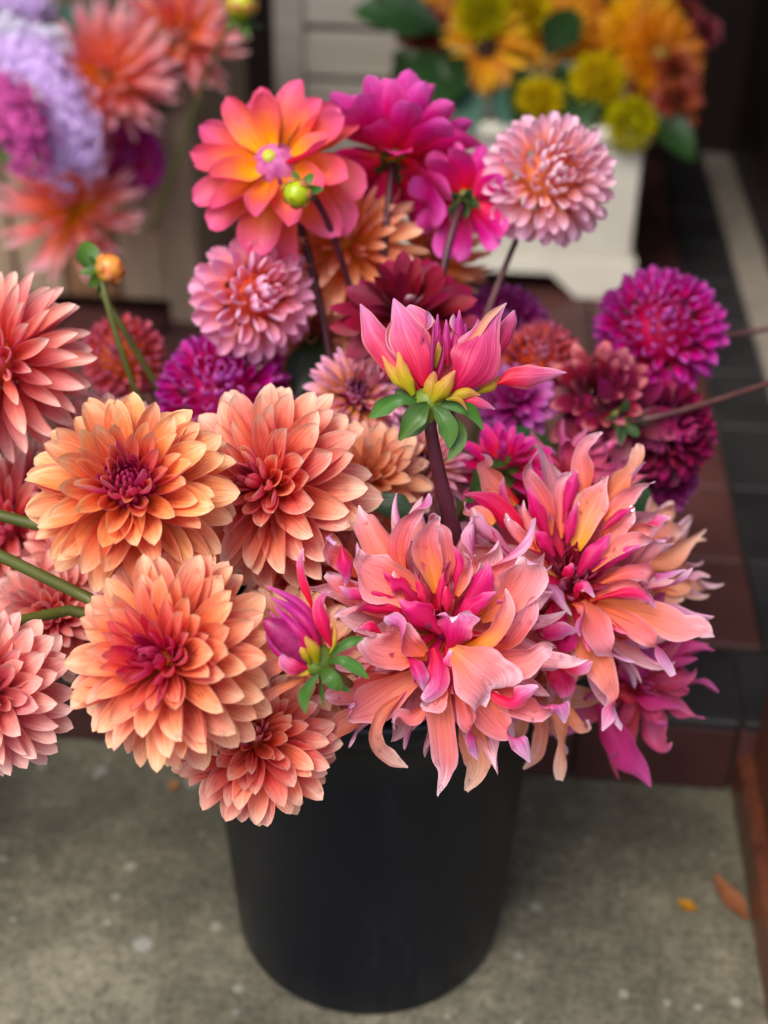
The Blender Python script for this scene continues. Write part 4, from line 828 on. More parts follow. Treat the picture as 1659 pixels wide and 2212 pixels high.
# ---- tall half-open dahlia on its dark stem
C4 = (630.4, 597.2, .320)
pos = P(928, 868, .815)
fl = hand_flower('dahlia', 'half open pink dahlia standing tall on a dark purple stem', 'dahlia', pos, camdir((.04, .955, .28)), .055, 'halfopen',
                 [(k * GA, 8 + 20 * k / 8, .62 + .16 * ((k * 7) % 5) / 5, .06, 'quill', .06) for k in range(6)] + [(150, 42, .95, .24, 'up', 1), (105, 36, 1.0, .26, 'up', 1), (60, 38, 1.0, .26, 'up', 1), (25, 44, 1.0, .22, 'up', 1)], 41, base_r=.007)
for k, row in enumerate([
        ('halfopen', [(960, 660, -6, 50, 180), (920, 430, -10, 100, 180), (850, 285, -14, 88, 180), (775, 205, -16, 26, 180)]),
        ('halfopen', [(1370, 580, -6, 36, 180), (1430, 410, -10, 72, 180), (1480, 300, -14, 56, 180), (1502, 228, -16, 8, 180)]),
        ('halfopen', [(810, 780, 4, 24, 178), (690, 600, 2, 88, 178), (575, 430, -4, 112, 178), (510, 300, -8, 72, 170), (460, 185, -10, 6, 160)]),
        ('halfopen', [(900, 740, 6, 36, 180), (850, 570, 10, 128, 180), (785, 410, 8, 142, 180), (740, 290, 4, 92, 180), (688, 148, 0, 8, 180)], dict(alpha=.6)),
        ('purplebud', [(1000, 580, -2, 24, 180), (985, 400, -4, 30, 180), (985, 255, -6, 5, 180)]),
        ('purplebud', [(1050, 600, 0, 24, 180), (1045, 430, 0, 34, 180), (1042, 290, -2, 5, 180)]),
        ('purplebud', [(1090, 600, -2, 26, 180), (1120, 400, -4, 46, 180), (1132, 225, -6, 5, 180)]),
        ('purplebud', [(1150, 560, -6, 24, 180), (1165, 420, -8, 34, 180), (1172, 320, -8, 5, 180)]),
        ('halfopen', [(1080, 790, 6, 40, 180), (1195, 650, 14, 165, 182), (1265, 510, 13, 176, 182), (1300, 390, 8, 112, 176), (1360, 260, 2, 58, 150), (1448, 178, -4, 6, 120)], dict(alpha=.6)),
        ('wavyfade', [(1080, 530, 6, 6, 0), (1230, 415, 8, 26, 0), (1330, 275, 5, 30, 0), (1448, 178, -4, 4, 0)]),
        ('halfopen', [(1385, 725, 4, 16, 180), (1480, 690, 5, 76, 180), (1600, 680, 5, 94, 180), (1720, 665, 2, 58, 190), (1856, 650, 0, 5, 200)]),
        ('sepal', [(760, 760, 4, 24, 180), (680, 660, 4, 44, 180), (610, 535, 2, 6, 180)]), ('sepal', [(820, 800, 8, 46, 180), (750, 650, 13, 52, 180), (718, 508, 13, 8, 180)]),
        ('sepal', [(980, 620, 0, 40, 180), (990, 520, -1, 42, 180), (990, 445, -2, 8, 180)]), ('sepal', [(930, 830, 10, 66, 180), (945, 730, 11, 62, 180), (955, 640, 8, 20, 180)]),
        ('sepal', [(950, 850, 11, 50, 180), (1035, 745, 16, 66, 180), (1102, 635, 15, 10, 180)]), ('sepal', [(1250, 790, 2, 20, 180), (1350, 730, 4, 50, 180), (1400, 670, 2, 6, 180)]),
        ('sepal', [(1050, 825, 9, 20, 180), (1170, 785, 12, 46, 180), (1272, 800, 9, 6, 180)]), ('halfopen', [(1130, 830, 8, 18, 180), (1265, 855, 10, 40, 180), (1372, 898, 7, 5, 180)]), ('sepal', [(1040, 830, 12, 14, 180), (1130, 830, 14, 22, 180), (1185, 905, 12, 4, 180)])]):
    ribbon(fl, C4, .815, row[0], row[1], 600 + k, t=.9 if row[0] != 'purplebud' else .1, name='bract' if row[0] == 'sepal' else 'petal', **(row[2] if len(row) > 2 else {}))
for k, pts in enumerate([[(860, 850, 6, 18, 20), (740, 835, 9, 40, 20), (620, 880, 6, 62, 0), (528, 955, 2, 14, 0)], [(920, 860, 10, 18, 0), (850, 925, 14, 78, 0), (785, 1010, 14, 60, 0), (726, 1108, 10, 8, 0)], [(900, 900, 4, 30, 0), (850, 1000, 4, 60, 0), (745, 1090, 2, 10, 0)],
        [(960, 880, 10, 24, 0), (1030, 960, 14, 62, 0), (1062, 1060, 14, 64, 0), (1062, 1158, 12, 6, 0)], [(1060, 940, 8, 26, 0), (1130, 1060, 9, 56, 0), (1105, 1160, 9, 44, 0), (1048, 1245, 8, 5, 0)], [(1010, 865, 8, 26, 0), (1130, 880, 9, 40, 0), (1215, 915, 7, 46, 0), (1295, 1040, 2, 4, 0)], [(800, 820, -2, 20, 0), (730, 790, -4, 30, 0), (700, 800, -4, 6, 0)]]):
    ribbon(fl, C4, .815, 'leaf', pts, 640 + k, name='sepal', alpha=.5, ruf=.16)
v, f = lathe_data([(.0022, -.013), (.004, -.010), (.0085, -.004), (.0105, .001), (.009, .006), (.0005, .010)], 14)
obj('calyx', mesh('calyx', v, f, M['calyx']), fl)
p3 = P(985, 1175, .862); inv = pos - camdir((.04, .955, .28)) * .008; tgt = BC + Vector((.02, -.01, .15))
pts = bez(inv, lerp(inv, p3, .35) + Vector((-.003, 0, 0)), lerp(inv, p3, .7), p3, 8) + bez(p3, lerp(p3, tgt, .3), lerp(p3, tgt, .7), tgt, 6)[1:]
stem_part(fl, pts, [lerp(.0036, .0056, min(1, k / 8)) for k in range(len(pts))], M['stemdark'])
# ---- purple bud lying between the orange and the wavy dahlias
C8 = (530.9, 1161.3, .210)
fl = empty('dahlia_bud', frame(P(697, 1437, .765), camdir((-.70, .60, .38)))); tag(fl, 'purple half open dahlia bud with green sepals beside the huge wavy dahlia', 'flower bud')
v, f = lathe_data([(.002, -.002), (.005, .004), (.008, .016), (.0085, .026), (.006, .036), (.003, .042), (.0005, .044)], 16); obj('heart', mesh('heart', v, f, M['discmagenta']), fl)
for k, row in enumerate([
        ('wavy', [(690, 740, -4, 25, 180), (615, 550, -2, 52, 180), (562, 350, -2, 48, 180), (560, 220, -2, 36, 180), (596, 112, -2, 5, 180)]),
        ('purplebud', [(780, 1150, -2, 40, 180), (680, 850, 0, 66, 180), (500, 650, -2, 56, 180), (215, 500, -8, 14, 180)]), ('purplebud', [(640, 1320, 4, 50, 180), (450, 1240, 8, 66, 180), (290, 1120, 6, 62, 180), (200, 960, 0, 18, 180)]),
        ('purplebud', [(720, 1260, 8, 36, 180), (520, 1120, 13, 70, 180), (340, 990, 10, 62, 180), (220, 850, 4, 18, 180)]), ('purplebud', [(760, 1160, 8, 40, 180), (640, 900, 12, 74, 180), (470, 730, 8, 58, 180), (260, 620, 0, 14, 180)]),
        ('purplebud', [(740, 1210, 12, 40, 180), (570, 990, 17, 70, 180), (410, 830, 13, 54, 180), (300, 690, 5, 12, 180)]), ('purplebud', [(700, 1280, 11, 36, 180), (540, 1060, 16, 50, 180), (360, 900, 12, 44, 180), (250, 760, 4, 10, 180)]),
        ('wavyfade', [(600, 1440, 0, 40, 0), (300, 1580, -4, 64, 0), (100, 1720, -8, 60, 0), (-10, 1780, -10, 14, 0)]), ('wavyfade', [(480, 1260, 4, 30, 0), (310, 1320, 5, 92, 0), (200, 1400, 0, 80, 0), (235, 1545, -4, 8, 0)]),
        ('halfopen', [(650, 1340, 8, 40, 180), (520, 1320, 12, 112, 180), (430, 1270, 12, 112, 180), (385, 1190, 10, 50, 180)]),
        ('wavy', [(885, 1130, 6, 30, 180), (800, 900, 10, 98, 180), (750, 710, 9, 72, 180), (790, 595, 7, 40, 160), (882, 548, 4, 5, 140)]),
        ('sepal', [(740, 1300, 14, 66, 180), (705, 1160, 18, 78, 180), (640, 1060, 18, 44, 180), (582, 985, 15, 5, 180)]), ('sepal', [(660, 1290, 12, 46, 180), (600, 1180, 16, 52, 180), (515, 1058, 13, 5, 180)]), ('sepal', [(870, 1200, 6, 30, 180), (920, 1020, 6, 30, 180), (900, 830, 4, 5, 180)]), ('sepal', [(700, 1370, 8, 30, 0), (560, 1400, 8, 34, 0), (415, 1420, 6, 10, 0)])]):
    ribbon(fl, C8, .765, row[0], row[1], 700 + k, t=.9 if row[0] != 'purplebud' else .3, name='bract' if row[0] == 'sepal' else 'petal', ruf=.06 if row[0] == 'purplebud' else .12)
for k, pts in enumerate([[(880, 1215, 8, 22, 0), (1000, 1110, 11, 52, 0), (1110, 1060, 11, 54, 0), (1210, 1035, 8, 10, 0)], [(850, 1280, 8, 20, 0), (980, 1260, 13, 52, 0), (1125, 1335, 13, 72, 0), (1264, 1450, 10, 8, 0)], [(785, 1350, 12, 28, 0), (860, 1430, 17, 88, 0), (935, 1510, 17, 74, 0), (985, 1570, 14, 8, 0)],
        [(750, 1400, 8, 24, 0), (655, 1520, 8, 52, 0), (600, 1650, 6, 66, 0), (612, 1815, 4, 6, 0)], [(940, 1520, 6, 20, 0), (1010, 1550, 6, 30, 0), (1085, 1588, 4, 4, 0)], [(760, 1420, 2, 14, 0), (780, 1600, 0, 22, 0), (805, 1745, -2, 4, 0)]]):
    ribbon(fl, C8, .765, 'leaf', pts, 740 + k, name='sepal', alpha=.5, ruf=.1)
v, f = lathe_data([(.002, -.008), (.005, -.005), (.008, .001), (.010, .006), (.006, .010), (.0005, .011)], 14); obj('calyx', mesh('calyx', v, f, M['calyx']), fl)
to_bucket(fl, 27, None, 'stemgreen', .0026, .03)

# ---- balls, pompons and open dahlias standing behind
def simple(name, label, px, py, z, axis, Rm, spec, mat, seed, stem='stemgreen', target=None, rad=.003, **kw):
    kw.setdefault('variants', 3)
    f = flower(name, label, 'dahlia', P(px, py, z), camdir(axis), Rm, spec, mat, seed, nu=kw.pop('nu', 5), nv=kw.pop('nv', 7), **kw)
    to_bucket(f, seed * 3, target, stem, rad); return f
simple('dahlia', 'magenta pompon dahlia rising behind the salmon dahlia', 487, 858, 1.05, (.05, .35, .93), .054, 'pompon', 'magenta', 51)
simple('dahlia', 'pink ball dahlia turned aside under the sunset coloured one', 548, 645, 1.02, (.42, .05, .90), .048, 'ball', 'pinkball', 52, 'stemdark', over=dict(N=100, W=[(0, .34), (1, .42)], L=[(0, .36), (.25, .5), (1, .5)], rb=.5, jit=5, a=[(0, (2.5, 2.2, 2.0)), (.3, (2.3, 1.6, 1.6)), (1, (2.0, 1.3, 1.3))]))
simple('dahlia', 'pale pink ball dahlia with cream edges in front of the cream crate', 1185, 388, 1.03, (.12, .02, .98), .050, 'ball', 'pinkpale', 53, 'stembrown', rad=.0024, over=dict(N=140, W=[(0, .28), (1, .36)], L=[(0, .36), (.2, .46), (.7, .5), (1, .48)], rb=.52, jit=5, a=[(0, (2.5, 2.2, 2.0)), (.3, (2.3, 1.7, 1.6)), (1, (2.0, 1.3, 1.2))]))
simple('dahlia', 'bright magenta pompon dahlia on a thin mauve stem above the wine red dahlias', 1425, 718, 1.12, (-.05, .25, .96), .053, 'pompon', 'magenta', 54, 'stembrown', RB + Vector((0, 0, .34)), rad=.0023, over=dict(jit=5, N=150, L=[(0, .3), (.5, .4), (1, .36)]))
simple('dahlia', 'small coral ball dahlia under the round yellow bud', 265, 770, 1.14, (-.1, .1, .98), .036, 'pompon', 'coralball', 55)
simple('dahlia', 'coral ball dahlia with an orange heart behind the tall half open one', 1168, 785, 1.10, (.0, .4, .9), .036, 'pompon', 'coralball', 56)
simple('dahlia', 'purple ball dahlia close behind the tall half open one', 1085, 720, 1.14, (.1, .4, .9), .042, 'ball', 'purple', 57)
simple('dahlia', 'pink and yellow dahlia with a dark eye behind the salmon dahlia', 770, 860, .99, (.1, .35, .92), .040, 'dome', 'lilacyellow', 58, eye='discmagenta', eye_r=.2)
simple('dahlia', 'pink and yellow dahlia with a dark eye beside the dark purple stem', 915, 1010, .955, (.1, .3, .94), .036, 'dome', 'lilacyellow', 59, eye='discmagenta', eye_r=.2)
fs = simple('dahlia', 'sunset pink and yellow open dahlia with a purple eye and broad petals', 600, 365, 1.0, (-.26, .26, .93), .062, 'open', 'sunset', 60, 'stemdark', over=dict(N=40, start=11, th=[(0, 18), (.3, 44), (.6, 70), (1, 104)], W=[(0, .26), (1, .30)], a=[(0, (1.8, 1.3, 1.1)), (1, (1.5, .8, .7))], jit=11, ruf=.12), eye='discpurple', eye_r=.29, nu=7, nv=10)
v, f = lathe_data([(.005, 0), (.0045, .003), (.0005, .004)], 12); obj('eye_tip', mesh('eye_tip', v, f, M['disclime']), fs, Matrix.Translation((0, 0, .0180)))
f2 = simple('dahlia', 'cerise open dahlia seen from below beside the sunset coloured one', 850, 335, 1.05, (.08, .88, -.30), .062, 'open', 'cerise', 61, 'stemdark', over=dict(N=62, th=[(0, 8), (.3, 34), (.6, 66), (.85, 96), (1, 128)], W=[(0, .2), (1, .25)], ruf=.2, jit=12), nu=7, nv=10)
calyx(f2, .010, 'calyx', 'leafdark', 6, .02)
f3 = simple('dahlia', 'cerise open dahlia seen from behind, beside the pale pink ball', 1005, 430, 1.04, (.30, .50, -.75), .042, 'open', 'cerise', 62, 'stemdark', nu=7, nv=10, over=dict(N=30, W=[(0, .2), (1, .24)], ruf=.2, jit=12, bend=[(0, (10, 10)), (1, (-14, -30))]))
calyx(f3, .010, 'calyx', 'leafdark', 7, .018, 115)
simple('dahlia', 'peach orange cactus dahlia with fine rays behind the dark stems', 742, 525, 1.06, (.05, .35, .93), .066, 'decorative', 'cactusorange', 63, over=dict(W=[(0, .12), (1, .13)], N=110))
simple('dahlia', 'small peach cactus dahlia behind the white tipped maroon one', 935, 560, 1.12, (.1, .3, .95), .046, 'cactus', 'cactusorange', 64)
simple('dahlia', 'pale peach dahlia low behind the pink ball and the dark stems', 690, 700, 1.10, (.0, .3, .95), .056, 'decorative', 'peach', 65)
simple('dahlia', 'maroon dahlia with white tipped petals behind the tall half open one', 880, 690, .985, (.0, .45, .88), .055, 'loose', 'maroon', 66)
simple('dahlia', 'maroon dahlia with peach pink edges beside the wine red one', 1290, 860, 1.06, (.05, .15, .98), .046, 'loose', 'maroonpink', 67)
simple('dahlia', 'wine red dahlia drooping under the bright magenta pompon', 1440, 935, 1.08, (.45, -.05, .88), .044, 'ball', 'wine', 68, over=dict(rb=.35, L=[(0, .5), (1, .66)]))
f4 = simple('dahlia', 'wine red dahlia turned away, showing its blackish calyx, on a mauve stem', 1345, 905, 1.05, (-.1, .25, -.93), .040, 'loose', 'wine', 69, 'stembrown', RB + Vector((.02, .02, .34)), rad=.0023)
calyx(f4, .012, 'calyx', 'leafdark', 8, .02, 110)
simple('dahlia', 'wine red dahlia hanging at the back under the magenta pompon', 1420, 1030, 1.12, (.2, -.1, .97), .034, 'ball', 'purple', 70)
simple('dahlia', 'magenta pink dahlia with upright petals behind the wavy coral pair', 1085, 1015, .955, (.05, .75, .6), .038, 'loose', 'cerise', 71)
simple('dahlia', 'purple dahlia in the shade behind the green leaf', 1110, 870, 1.06, (.1, .3, .95), .034, 'loose', 'purple', 72)
simple('dahlia', 'coral dahlia low in the shade behind the magenta pompon', 640, 740, 1.15, (.1, .2, .97), .040, 'loose', 'dusty', 73)

# ---- buds
def bud(label, px, py, z, Rm, mat, axis, stem, tgt=None, bracts='leaf', via=None):
    e = empty('dahlia_bud', frame(P(px, py, z), camdir(axis))); tag(e, label, 'flower bud')
    v, f = lathe_data([(Rm * .3, -Rm * .9), (Rm * .8, -Rm * .6), (Rm, -.1 * Rm), (Rm * .92, Rm * .35), (Rm * .6, Rm * .8), (.0005, Rm)], 18)
    obj('head', mesh('head', v, f, M[mat]), e)
    pm = cached(('budscale', mat), W=.4, nu=4, nv=6, p=4, q=.6, b=.6, a=(1.0, 1.0, .8), bend=(70, 40), mat=M['sepal'], name='scale')
    for k in range(7): put(pm, e, petal_matrix(k * 360 / 7, 62, 0, (Rm * .75 * math.cos(R(k * 360 / 7)), Rm * .75 * math.sin(R(k * 360 / 7)), -Rm * .62), Rm * 1.35), 1, 'scale')
    for k in range(6):
        m = cached(('bract', bracts, k % 2, .25), W=.25, nu=4, nv=7, p=3.0, q=.7, b=.5, a=(.9, .4, .2), bend=(-20, -30 if k % 2 else 25), mat=M[bracts], name='sepal')
        put(m, e, petal_matrix(k * 60, 100 + 16 * (k % 2), 0, (0, 0, -Rm * .85), Rm * 1.6), 1, 'sepal')
    p0 = e.matrix_basis @ Vector((0, 0, -Rm * .8)); tgt = tgt or BC + Vector((.0, .03, .16))
    if via: pts = bez(p0, lerp(p0, via[0], .5), via[0], via[1], 10) + bez(via[1], lerp(via[1], tgt, .3), lerp(via[1], tgt, .7), tgt, 6)[1:]
    else: pts = bez(p0, p0 - camdir(axis) * .03, lerp(p0, tgt, .5), tgt)
    stem_part(e, pts, .0024, M[stem]); return e
bud('round yellow dahlia bud flushed red on a thin curved stem', 237, 580, 1.0, .0105, 'budyellow', (.75, .3, .55), 'stemgreen', via=(P(225, 650, 1.0), P(290, 840, 1.02)))
bud('small lime green dahlia bud on a dark stem against the sunset coloured dahlia', 642, 418, .945, .0095, 'budgreen', (-.35, -.45, .8), 'stemdark', via=(P(700, 425, .98), P(765, 650, 1.03)))
bud('lime green bud standing above the coral pink cactus dahlia', 520, 12, 1.45, .016, 'budgreen', (.1, .8, .5), 'stemgreen', via=(P(480, 70, 1.5), P(440, 180, 1.6)), tgt=P(330, 500, 1.75))

# ---- leaves inside the bunch
def leaf(label, px, py, z, L, axis, az, mat='leafdark', th=80, W=.3):
    e = empty('leaf', frame(P(px, py, z), camdir(axis), camdir((1, 0, 0)))); tag(e, label, 'leaf')
    m = petal_mesh(W=W, nu=6, nv=12, p=2.6, q=.8, b=.2, a=(.6, .4, .3), bend=(-20, -30), ruf=.08, fr=2.5, mat=M[mat], name='blade', peak=.4)
    put(m, e, petal_matrix(az, th, 0, (0, 0, 0), L), 1, 'blade')
    stem_part(e, bez(P(px, py, z), P(px, py, z) - camdir(axis) * .03, lerp(P(px, py, z), BC + Vector((0, 0, .2)), .5), BC + Vector((.01, .02, .16))), .0022, M['stemgreen'])
leaf('green leaf in the shade under the maroon dahlias', 1060, 960, 1.02, .05, (.1, .2, .97), 0)
leaf('thin green leaf tip between the peach dahlia and the huge wavy one', 900, 1115, .90, .035, (.1, .3, .95), 160)
leaf('dark green leaf behind the maroon and coral dahlias', 1180, 930, 1.06, .06, (.1, .2, .97), 200)
leaf('dark green leaf deep below the pink ball dahlia', 640, 860, 1.06, .06, (0, .2, .97), 70)
leaf('green leaf under the tall half open dahlia beside its stem', 1010, 1080, .93, .05, (.2, .2, .95), 40, 'leaf')
leaf('dark leaf tip under the wine red dahlia', 1330, 1020, 1.08, .055, (.1, .1, .97), -60)

# ---- rain drops lying on the front petals
def drops(e, seed, share=.35, most=5):
    rr = random.Random(seed)
    if 'drop' not in _cache:
        v, f = lathe_data([(1.0, 0.0), (.95, .3), (.72, .62), (.4, .8), (.02, .86)], 10); _cache['drop'] = mesh('water_drop', v, f, M['drop'])
    for o in [c for c in e.children if c.name.startswith('petal') and c.color[0] > .4]:
        if rr.random() > share: continue
        me = o.data; n = len(me.vertices); sc = o.matrix_basis.to_scale().y
        for k in range(rr.randint(1, most)):
            vt = me.vertices[rr.randrange(int(n * .35), int(n * .92))]; c = vt.co.lerp(me.vertices[max(0, vt.index - 1)].co, rr.random())
            r = rr.choice((.0007, .001, .0012, .0017)) / sc
            obj('water_drop', _cache['drop'], o, frame(c + vt.normal * .05 * r, vt.normal) @ Matrix.Scale(r, 4))
for k, o in enumerate([q for q in list(bpy.data.objects) if q.parent is None and q.get('category') == 'dahlia']):
    if k < 6 or k in (13, 14): drops(o, k, .42 if k < 6 else .8, 5 if k < 6 else 8)

# ------------------------------------------------------------------ crates behind
def slat(e, dims, mat, name='slat', b=.002, rot=None):
    v, f = box_data(*dims, b=b); return obj(name, mesh(name, v, f, mat, False), e, rot)
cr = S(ground(437, 702, STEP_H)); cr.z = STEP_H
e = empty('wooden_crate', SHOP @ Matrix.Translation(cr)); tag(e, 'tall taupe wooden crate of upright boards under the coral cactus dahlias', 'crate')
H = .40
for (x, y) in ((-.045, 0), (-.55, 0), (-.045, .36), (-.55, .36)): slat(e, (x, x + .045, y, y + .045, 0, H + .01), M['wood'], 'post', .003)
xs = -.50
for k in range(6):
    w = .066 + .006 * (k % 3)
    slat(e, (xs, xs + w, .012, .028, .03, H - .01 * (k % 2)), M['woodbrown' if k % 3 == 1 else 'wood'], 'board'); slat(e, (xs, xs + w, .376, .392, .03, H), M['wood'], 'board')
    xs += w + .006
for k in range(4):
    slat(e, (-.02, -.006, .05 + k * .078, .05 + k * .078 + .07, .03, H - .008 * (k % 2)), M['wood'], 'board'); slat(e, (-.545, -.53, .05 + k * .078, .05 + k * .078 + .07, .03, H), M['wood'], 'board')
slat(e, (-.51, -.04, .03, .375, .02, .035), M['woodbrown'], 'bottom_board')
slat(e, (-.52, -.04, .0, .011, H - .06, H - .015), M['woodbrown'], 'rail')
# cream crate on feet
cc = S(ground(1352, 645, STEP_H)); cc.z = STEP_H
e = empty('cream_crate', SHOP @ Matrix.Translation(cc)); tag(e, 'cream moulded crate on stub feet holding sunflowers and yellow chrysanthemums', 'crate')
Wd, Dp, Hc = .37, .34, .235
def panel(pts, y0, y1, name):
    n = len(pts); v = [(x, y0, z) for x, z in pts] + [(x, y1, z) for x, z in pts]
    f = [tuple(range(n)), tuple(range(2 * n - 1, n - 1, -1))] + [(i, i + n, (i + 1) % n + n, (i + 1) % n) for i in range(n)]
    return mesh(name, v, f, M['cream'], False)
sk = [(-Wd - .008, 0), (-Wd + .075, 0), (-Wd + .115, .036), (-.115, .036), (-.075, 0), (.008, 0), (.008, .062), (-Wd - .008, .062)]
obj('skirt', panel(sk[::-1], -.006, .014, 'skirt'), e); obj('skirt', panel(sk[::-1], Dp - .014, Dp + .006, 'skirt'), e)
slat(e, (-.014, .007, .015, Dp - .015, 0.03, .061), M['cream'], 'skirt'); slat(e, (-Wd - .007, -Wd + .014, .015, Dp - .015, 0.03, .061), M['cream'], 'skirt')
slat(e, (-Wd, 0, 0.0, .012, .063, Hc), M['cream'], 'panel', .003); slat(e, (-Wd, 0, Dp - .012, Dp, .063, Hc), M['cream'], 'panel', .003)
slat(e, (-.012, -.001, .013, Dp - .013, .063, Hc - .001), M['cream'], 'panel', .003); slat(e, (-Wd + .001, -Wd + .012, .013, Dp - .013, .063, Hc - .001), M['cream'], 'panel', .003)
slat(e, (-Wd - .008, .008, -.010, .014, Hc + .001, Hc + .022), M['cream'], 'rim', .004); slat(e, (-Wd - .008, .008, Dp - .014, Dp + .010, Hc + .001, Hc + .022), M['cream'], 'rim', .004)
slat(e, (-.014, .008, .016, Dp - .016, Hc + .001, Hc + .0215), M['cream'], 'rim', .004); slat(e, (-Wd - .008, -Wd + .014, .016, Dp - .016, Hc + .001, Hc + .0215), M['cream'], 'rim', .004)
slat(e, (-Wd + .013, -.013, .013, Dp - .013, .05, .062), M['cream'], 'bottom')
# beige slatted stand behind
bs_ = S(ground(612, 380, STEP_H)); bs_.z = STEP_H
e = empty('slatted_stand', SHOP @ Matrix.Translation((bs_.x, cc.y + Dp + .06, STEP_H))); tag(e, 'grey beige slatted stand behind the cerise dahlia and the sunflower crate', 'stand')
slat(e, (0, .05, 0, .04, 0, .95), M['beige'], 'post'); slat(e, (.50, .55, 0, .04, 0, .95), M['beige'], 'post')
for k in range(11): slat(e, (.052, .498, .004, .022, .03 + k * .084, .03 + k * .084 + .074), M['beige'], 'slat', .003)

# ------------------------------------------------------------------ left-hand background bunch
CRT = SHOP @ Vector((cr.x - .28, cr.y + .18, STEP_H + .06))
def bg(label, px, py, z, axis, Rm, spec, mat, seed, tgt, cat='dahlia', name='dahlia', **kw):
    f = flower(name, label, cat, P(px, py, z), camdir(axis), Rm, spec, mat, seed, nu=4, nv=6, **kw)
    to_bucket(f, seed * 3, tgt, 'stemgreen', .0035, .04); return f
bg('coral cactus dahlia with a yellow heart beside the lilac flower spikes', 232, 160, 1.72, (.1, .05, .99), .088, 'cactus', 'cactus', 81, CRT, eye='discgold', eye_r=.14)
bg('coral pink cactus dahlia beside the dark gap between crate and stand', 385, 75, 1.80, (.05, .0, .99), .088, 'cactus', 'cactus', 82, CRT)
bg('dull coral cactus dahlia hanging lowest in front of the wooden crate', 150, 450, 1.76, (-.05, .25, .96), .094, 'cactus', 'cactus', 83, CRT)
bg('magenta ball dahlia between the cactus dahlias on the wooden crate', 272, 345, 1.80, (.2, -.1, .97), .052, 'pompon', 'magenta', 84, CRT)
def spike(label, name, cat, pts, z, r0, r1, mat, n, fs, seed, tgt, lump=1.0):
    """a flower spike or head: hundreds of tiny florets round a stem, too small to pick apart"""
    rr = random.Random(seed); wp = [P(x, y, zz if zz else z) for x, y, zz in [(q + (None,))[:3] for q in pts]]
    e = empty(name, Matrix.Translation(wp[-1])); tag(e, label, cat)
    inv = e.matrix_basis.inverted(); V = []; Fc = []
    m = len(wp) - 1
    for i in range(n):
        u = rr.random() * m; k = min(int(u), m - 1); c = wp[k].lerp(wp[k + 1], u - k)
        rad = lerp(r0, r1, u / m)
        d = Vector((rr.gauss(0, 1), rr.gauss(0, 1), rr.gauss(0, 1))).normalized()
        c = inv @ (c + d * rad * rr.uniform(.7, 1.34) * (1 + .18 * math.sin(u * 9) * lump))
        t1 = d.cross(Vector((.3, .5, .8))).normalized(); t2 = d.cross(t1); s = fs * rr.uniform(.7, 1.25); a0 = rr.random() * 6
        o = len(V); V.append(c - d * s * .2)
        for q in range(5):
            for dr, hh in ((.55, .35), (1.0, .25)):
                aa = a0 + q * 1.2566 + (0 if dr < 1 else .63) * 0
                V.append(c + (t1 * math.cos(aa) + t2 * math.sin(aa)) * s * dr + d * s * hh)
            aa = a0 + q * 1.2566 + .63
            V.append(c + (t1 * math.cos(aa) + t2 * math.sin(aa)) * s * .5 + d * s * .1)
        for q in range(5):
            q2 = (q + 1) % 5
            Fc.append((o, o + 1 + q * 3, o + 2 + q * 3, o + 3 + q * 3)); Fc.append((o, o + 3 + q * 3, o + 1 + q2 * 3))
    ob = obj('florets', mesh('florets', V, Fc, M[mat], False), e); ob['kind'] = 'stuff'
    core = [inv @ w for w in wp]
    v, f = tube_data(core, [lerp(r0, r1, k / m) * .8 for k in range(len(core))], 8); obj('spike', mesh('spike', v, f, M[mat]), e)
    stem_part(e, bez(wp[-1], lerp(wp[-1], tgt, .3), lerp(wp[-1], tgt, .7), tgt), .003, M['stemgreen'])
spike('pale lilac flower spike drooping past the coral cactus dahlias', 'flower_spike', 'flower spike', [(140, 350), (150, 290), (120, 225), (80, 160), (30, 130)], 1.66, .030, .036, 'lilac', 1000, .0080, 1, CRT)
spike('white lilac flower spike above the drooping lilac one', 'flower_spike', 'flower spike', [(110, 105), (60, 105), (20, 90), (-30, 90)], 1.68, .020, .030, 'white', 460, .0080, 2, CRT)
spike('small white flower tuft in front of the lilac spike', 'flower_spike', 'flower spike', [(82, 225), (70, 200), (50, 190)], 1.60, .008, .010, 'white', 90, .0045, 3, CRT)
spike('lilac flower spike above the dark leaf and the white one', 'flower_spike', 'flower spike', [(90, 20), (40, -5), (-20, -10)], 1.74, .020, .026, 'lilac', 380, .0055, 4, CRT)
spike('hot pink clustered flower head below the lilac spikes', 'flower_spike', 'flower spike', [(65, 330), (60, 290), (30, 240), (-10, 210)], 1.58, .024, .032, 'hotpink', 320, .0090, 5, CRT)
def bgleaf(label, px, py, z, L, az, tgt, mat='leafdark', axis=(.1, .3, .95), W=.28):
    e = empty('leaf', frame(P(px, py, z), camdir(axis), camdir((1, 0, 0)))); tag(e, label, 'leaf')
    m = cached(('bgl', mat, W), W=W, nu=4, nv=8, p=2.4, q=.8, b=.2, a=(.6, .4, .3), bend=(-10, -30), mat=M[mat], name='blade', peak=.4)
    put(m, e, petal_matrix(az, 80, 0, (0, 0, 0), L), 1, 'blade')
    stem_part(e, bez(P(px, py, z), lerp(P(px, py, z), tgt, .3), lerp(P(px, py, z), tgt, .6), tgt, 8), .0025, M['stemgreen'])
bgleaf('dark leaf above the white lilac spike', 20, 70, 1.78, .08, 40, CRT)
bgleaf('blue green leaf between the lilac spike and the yellow hearted coral dahlia', 90, 60, 1.80, .08, 20, CRT, 'eucalyptus')
bgleaf('dark leaf under the upper coral pink cactus dahlia', 300, 215, 1.82, .07, 0, CRT)
bgleaf('green leaf in the hot pink flower head', 0, 300, 1.60, .05, -60, CRT, 'leaf')
bgleaf('green leaf behind the hot pink flower head', 10, 250, 1.62, .05, -30, CRT, 'leaf')
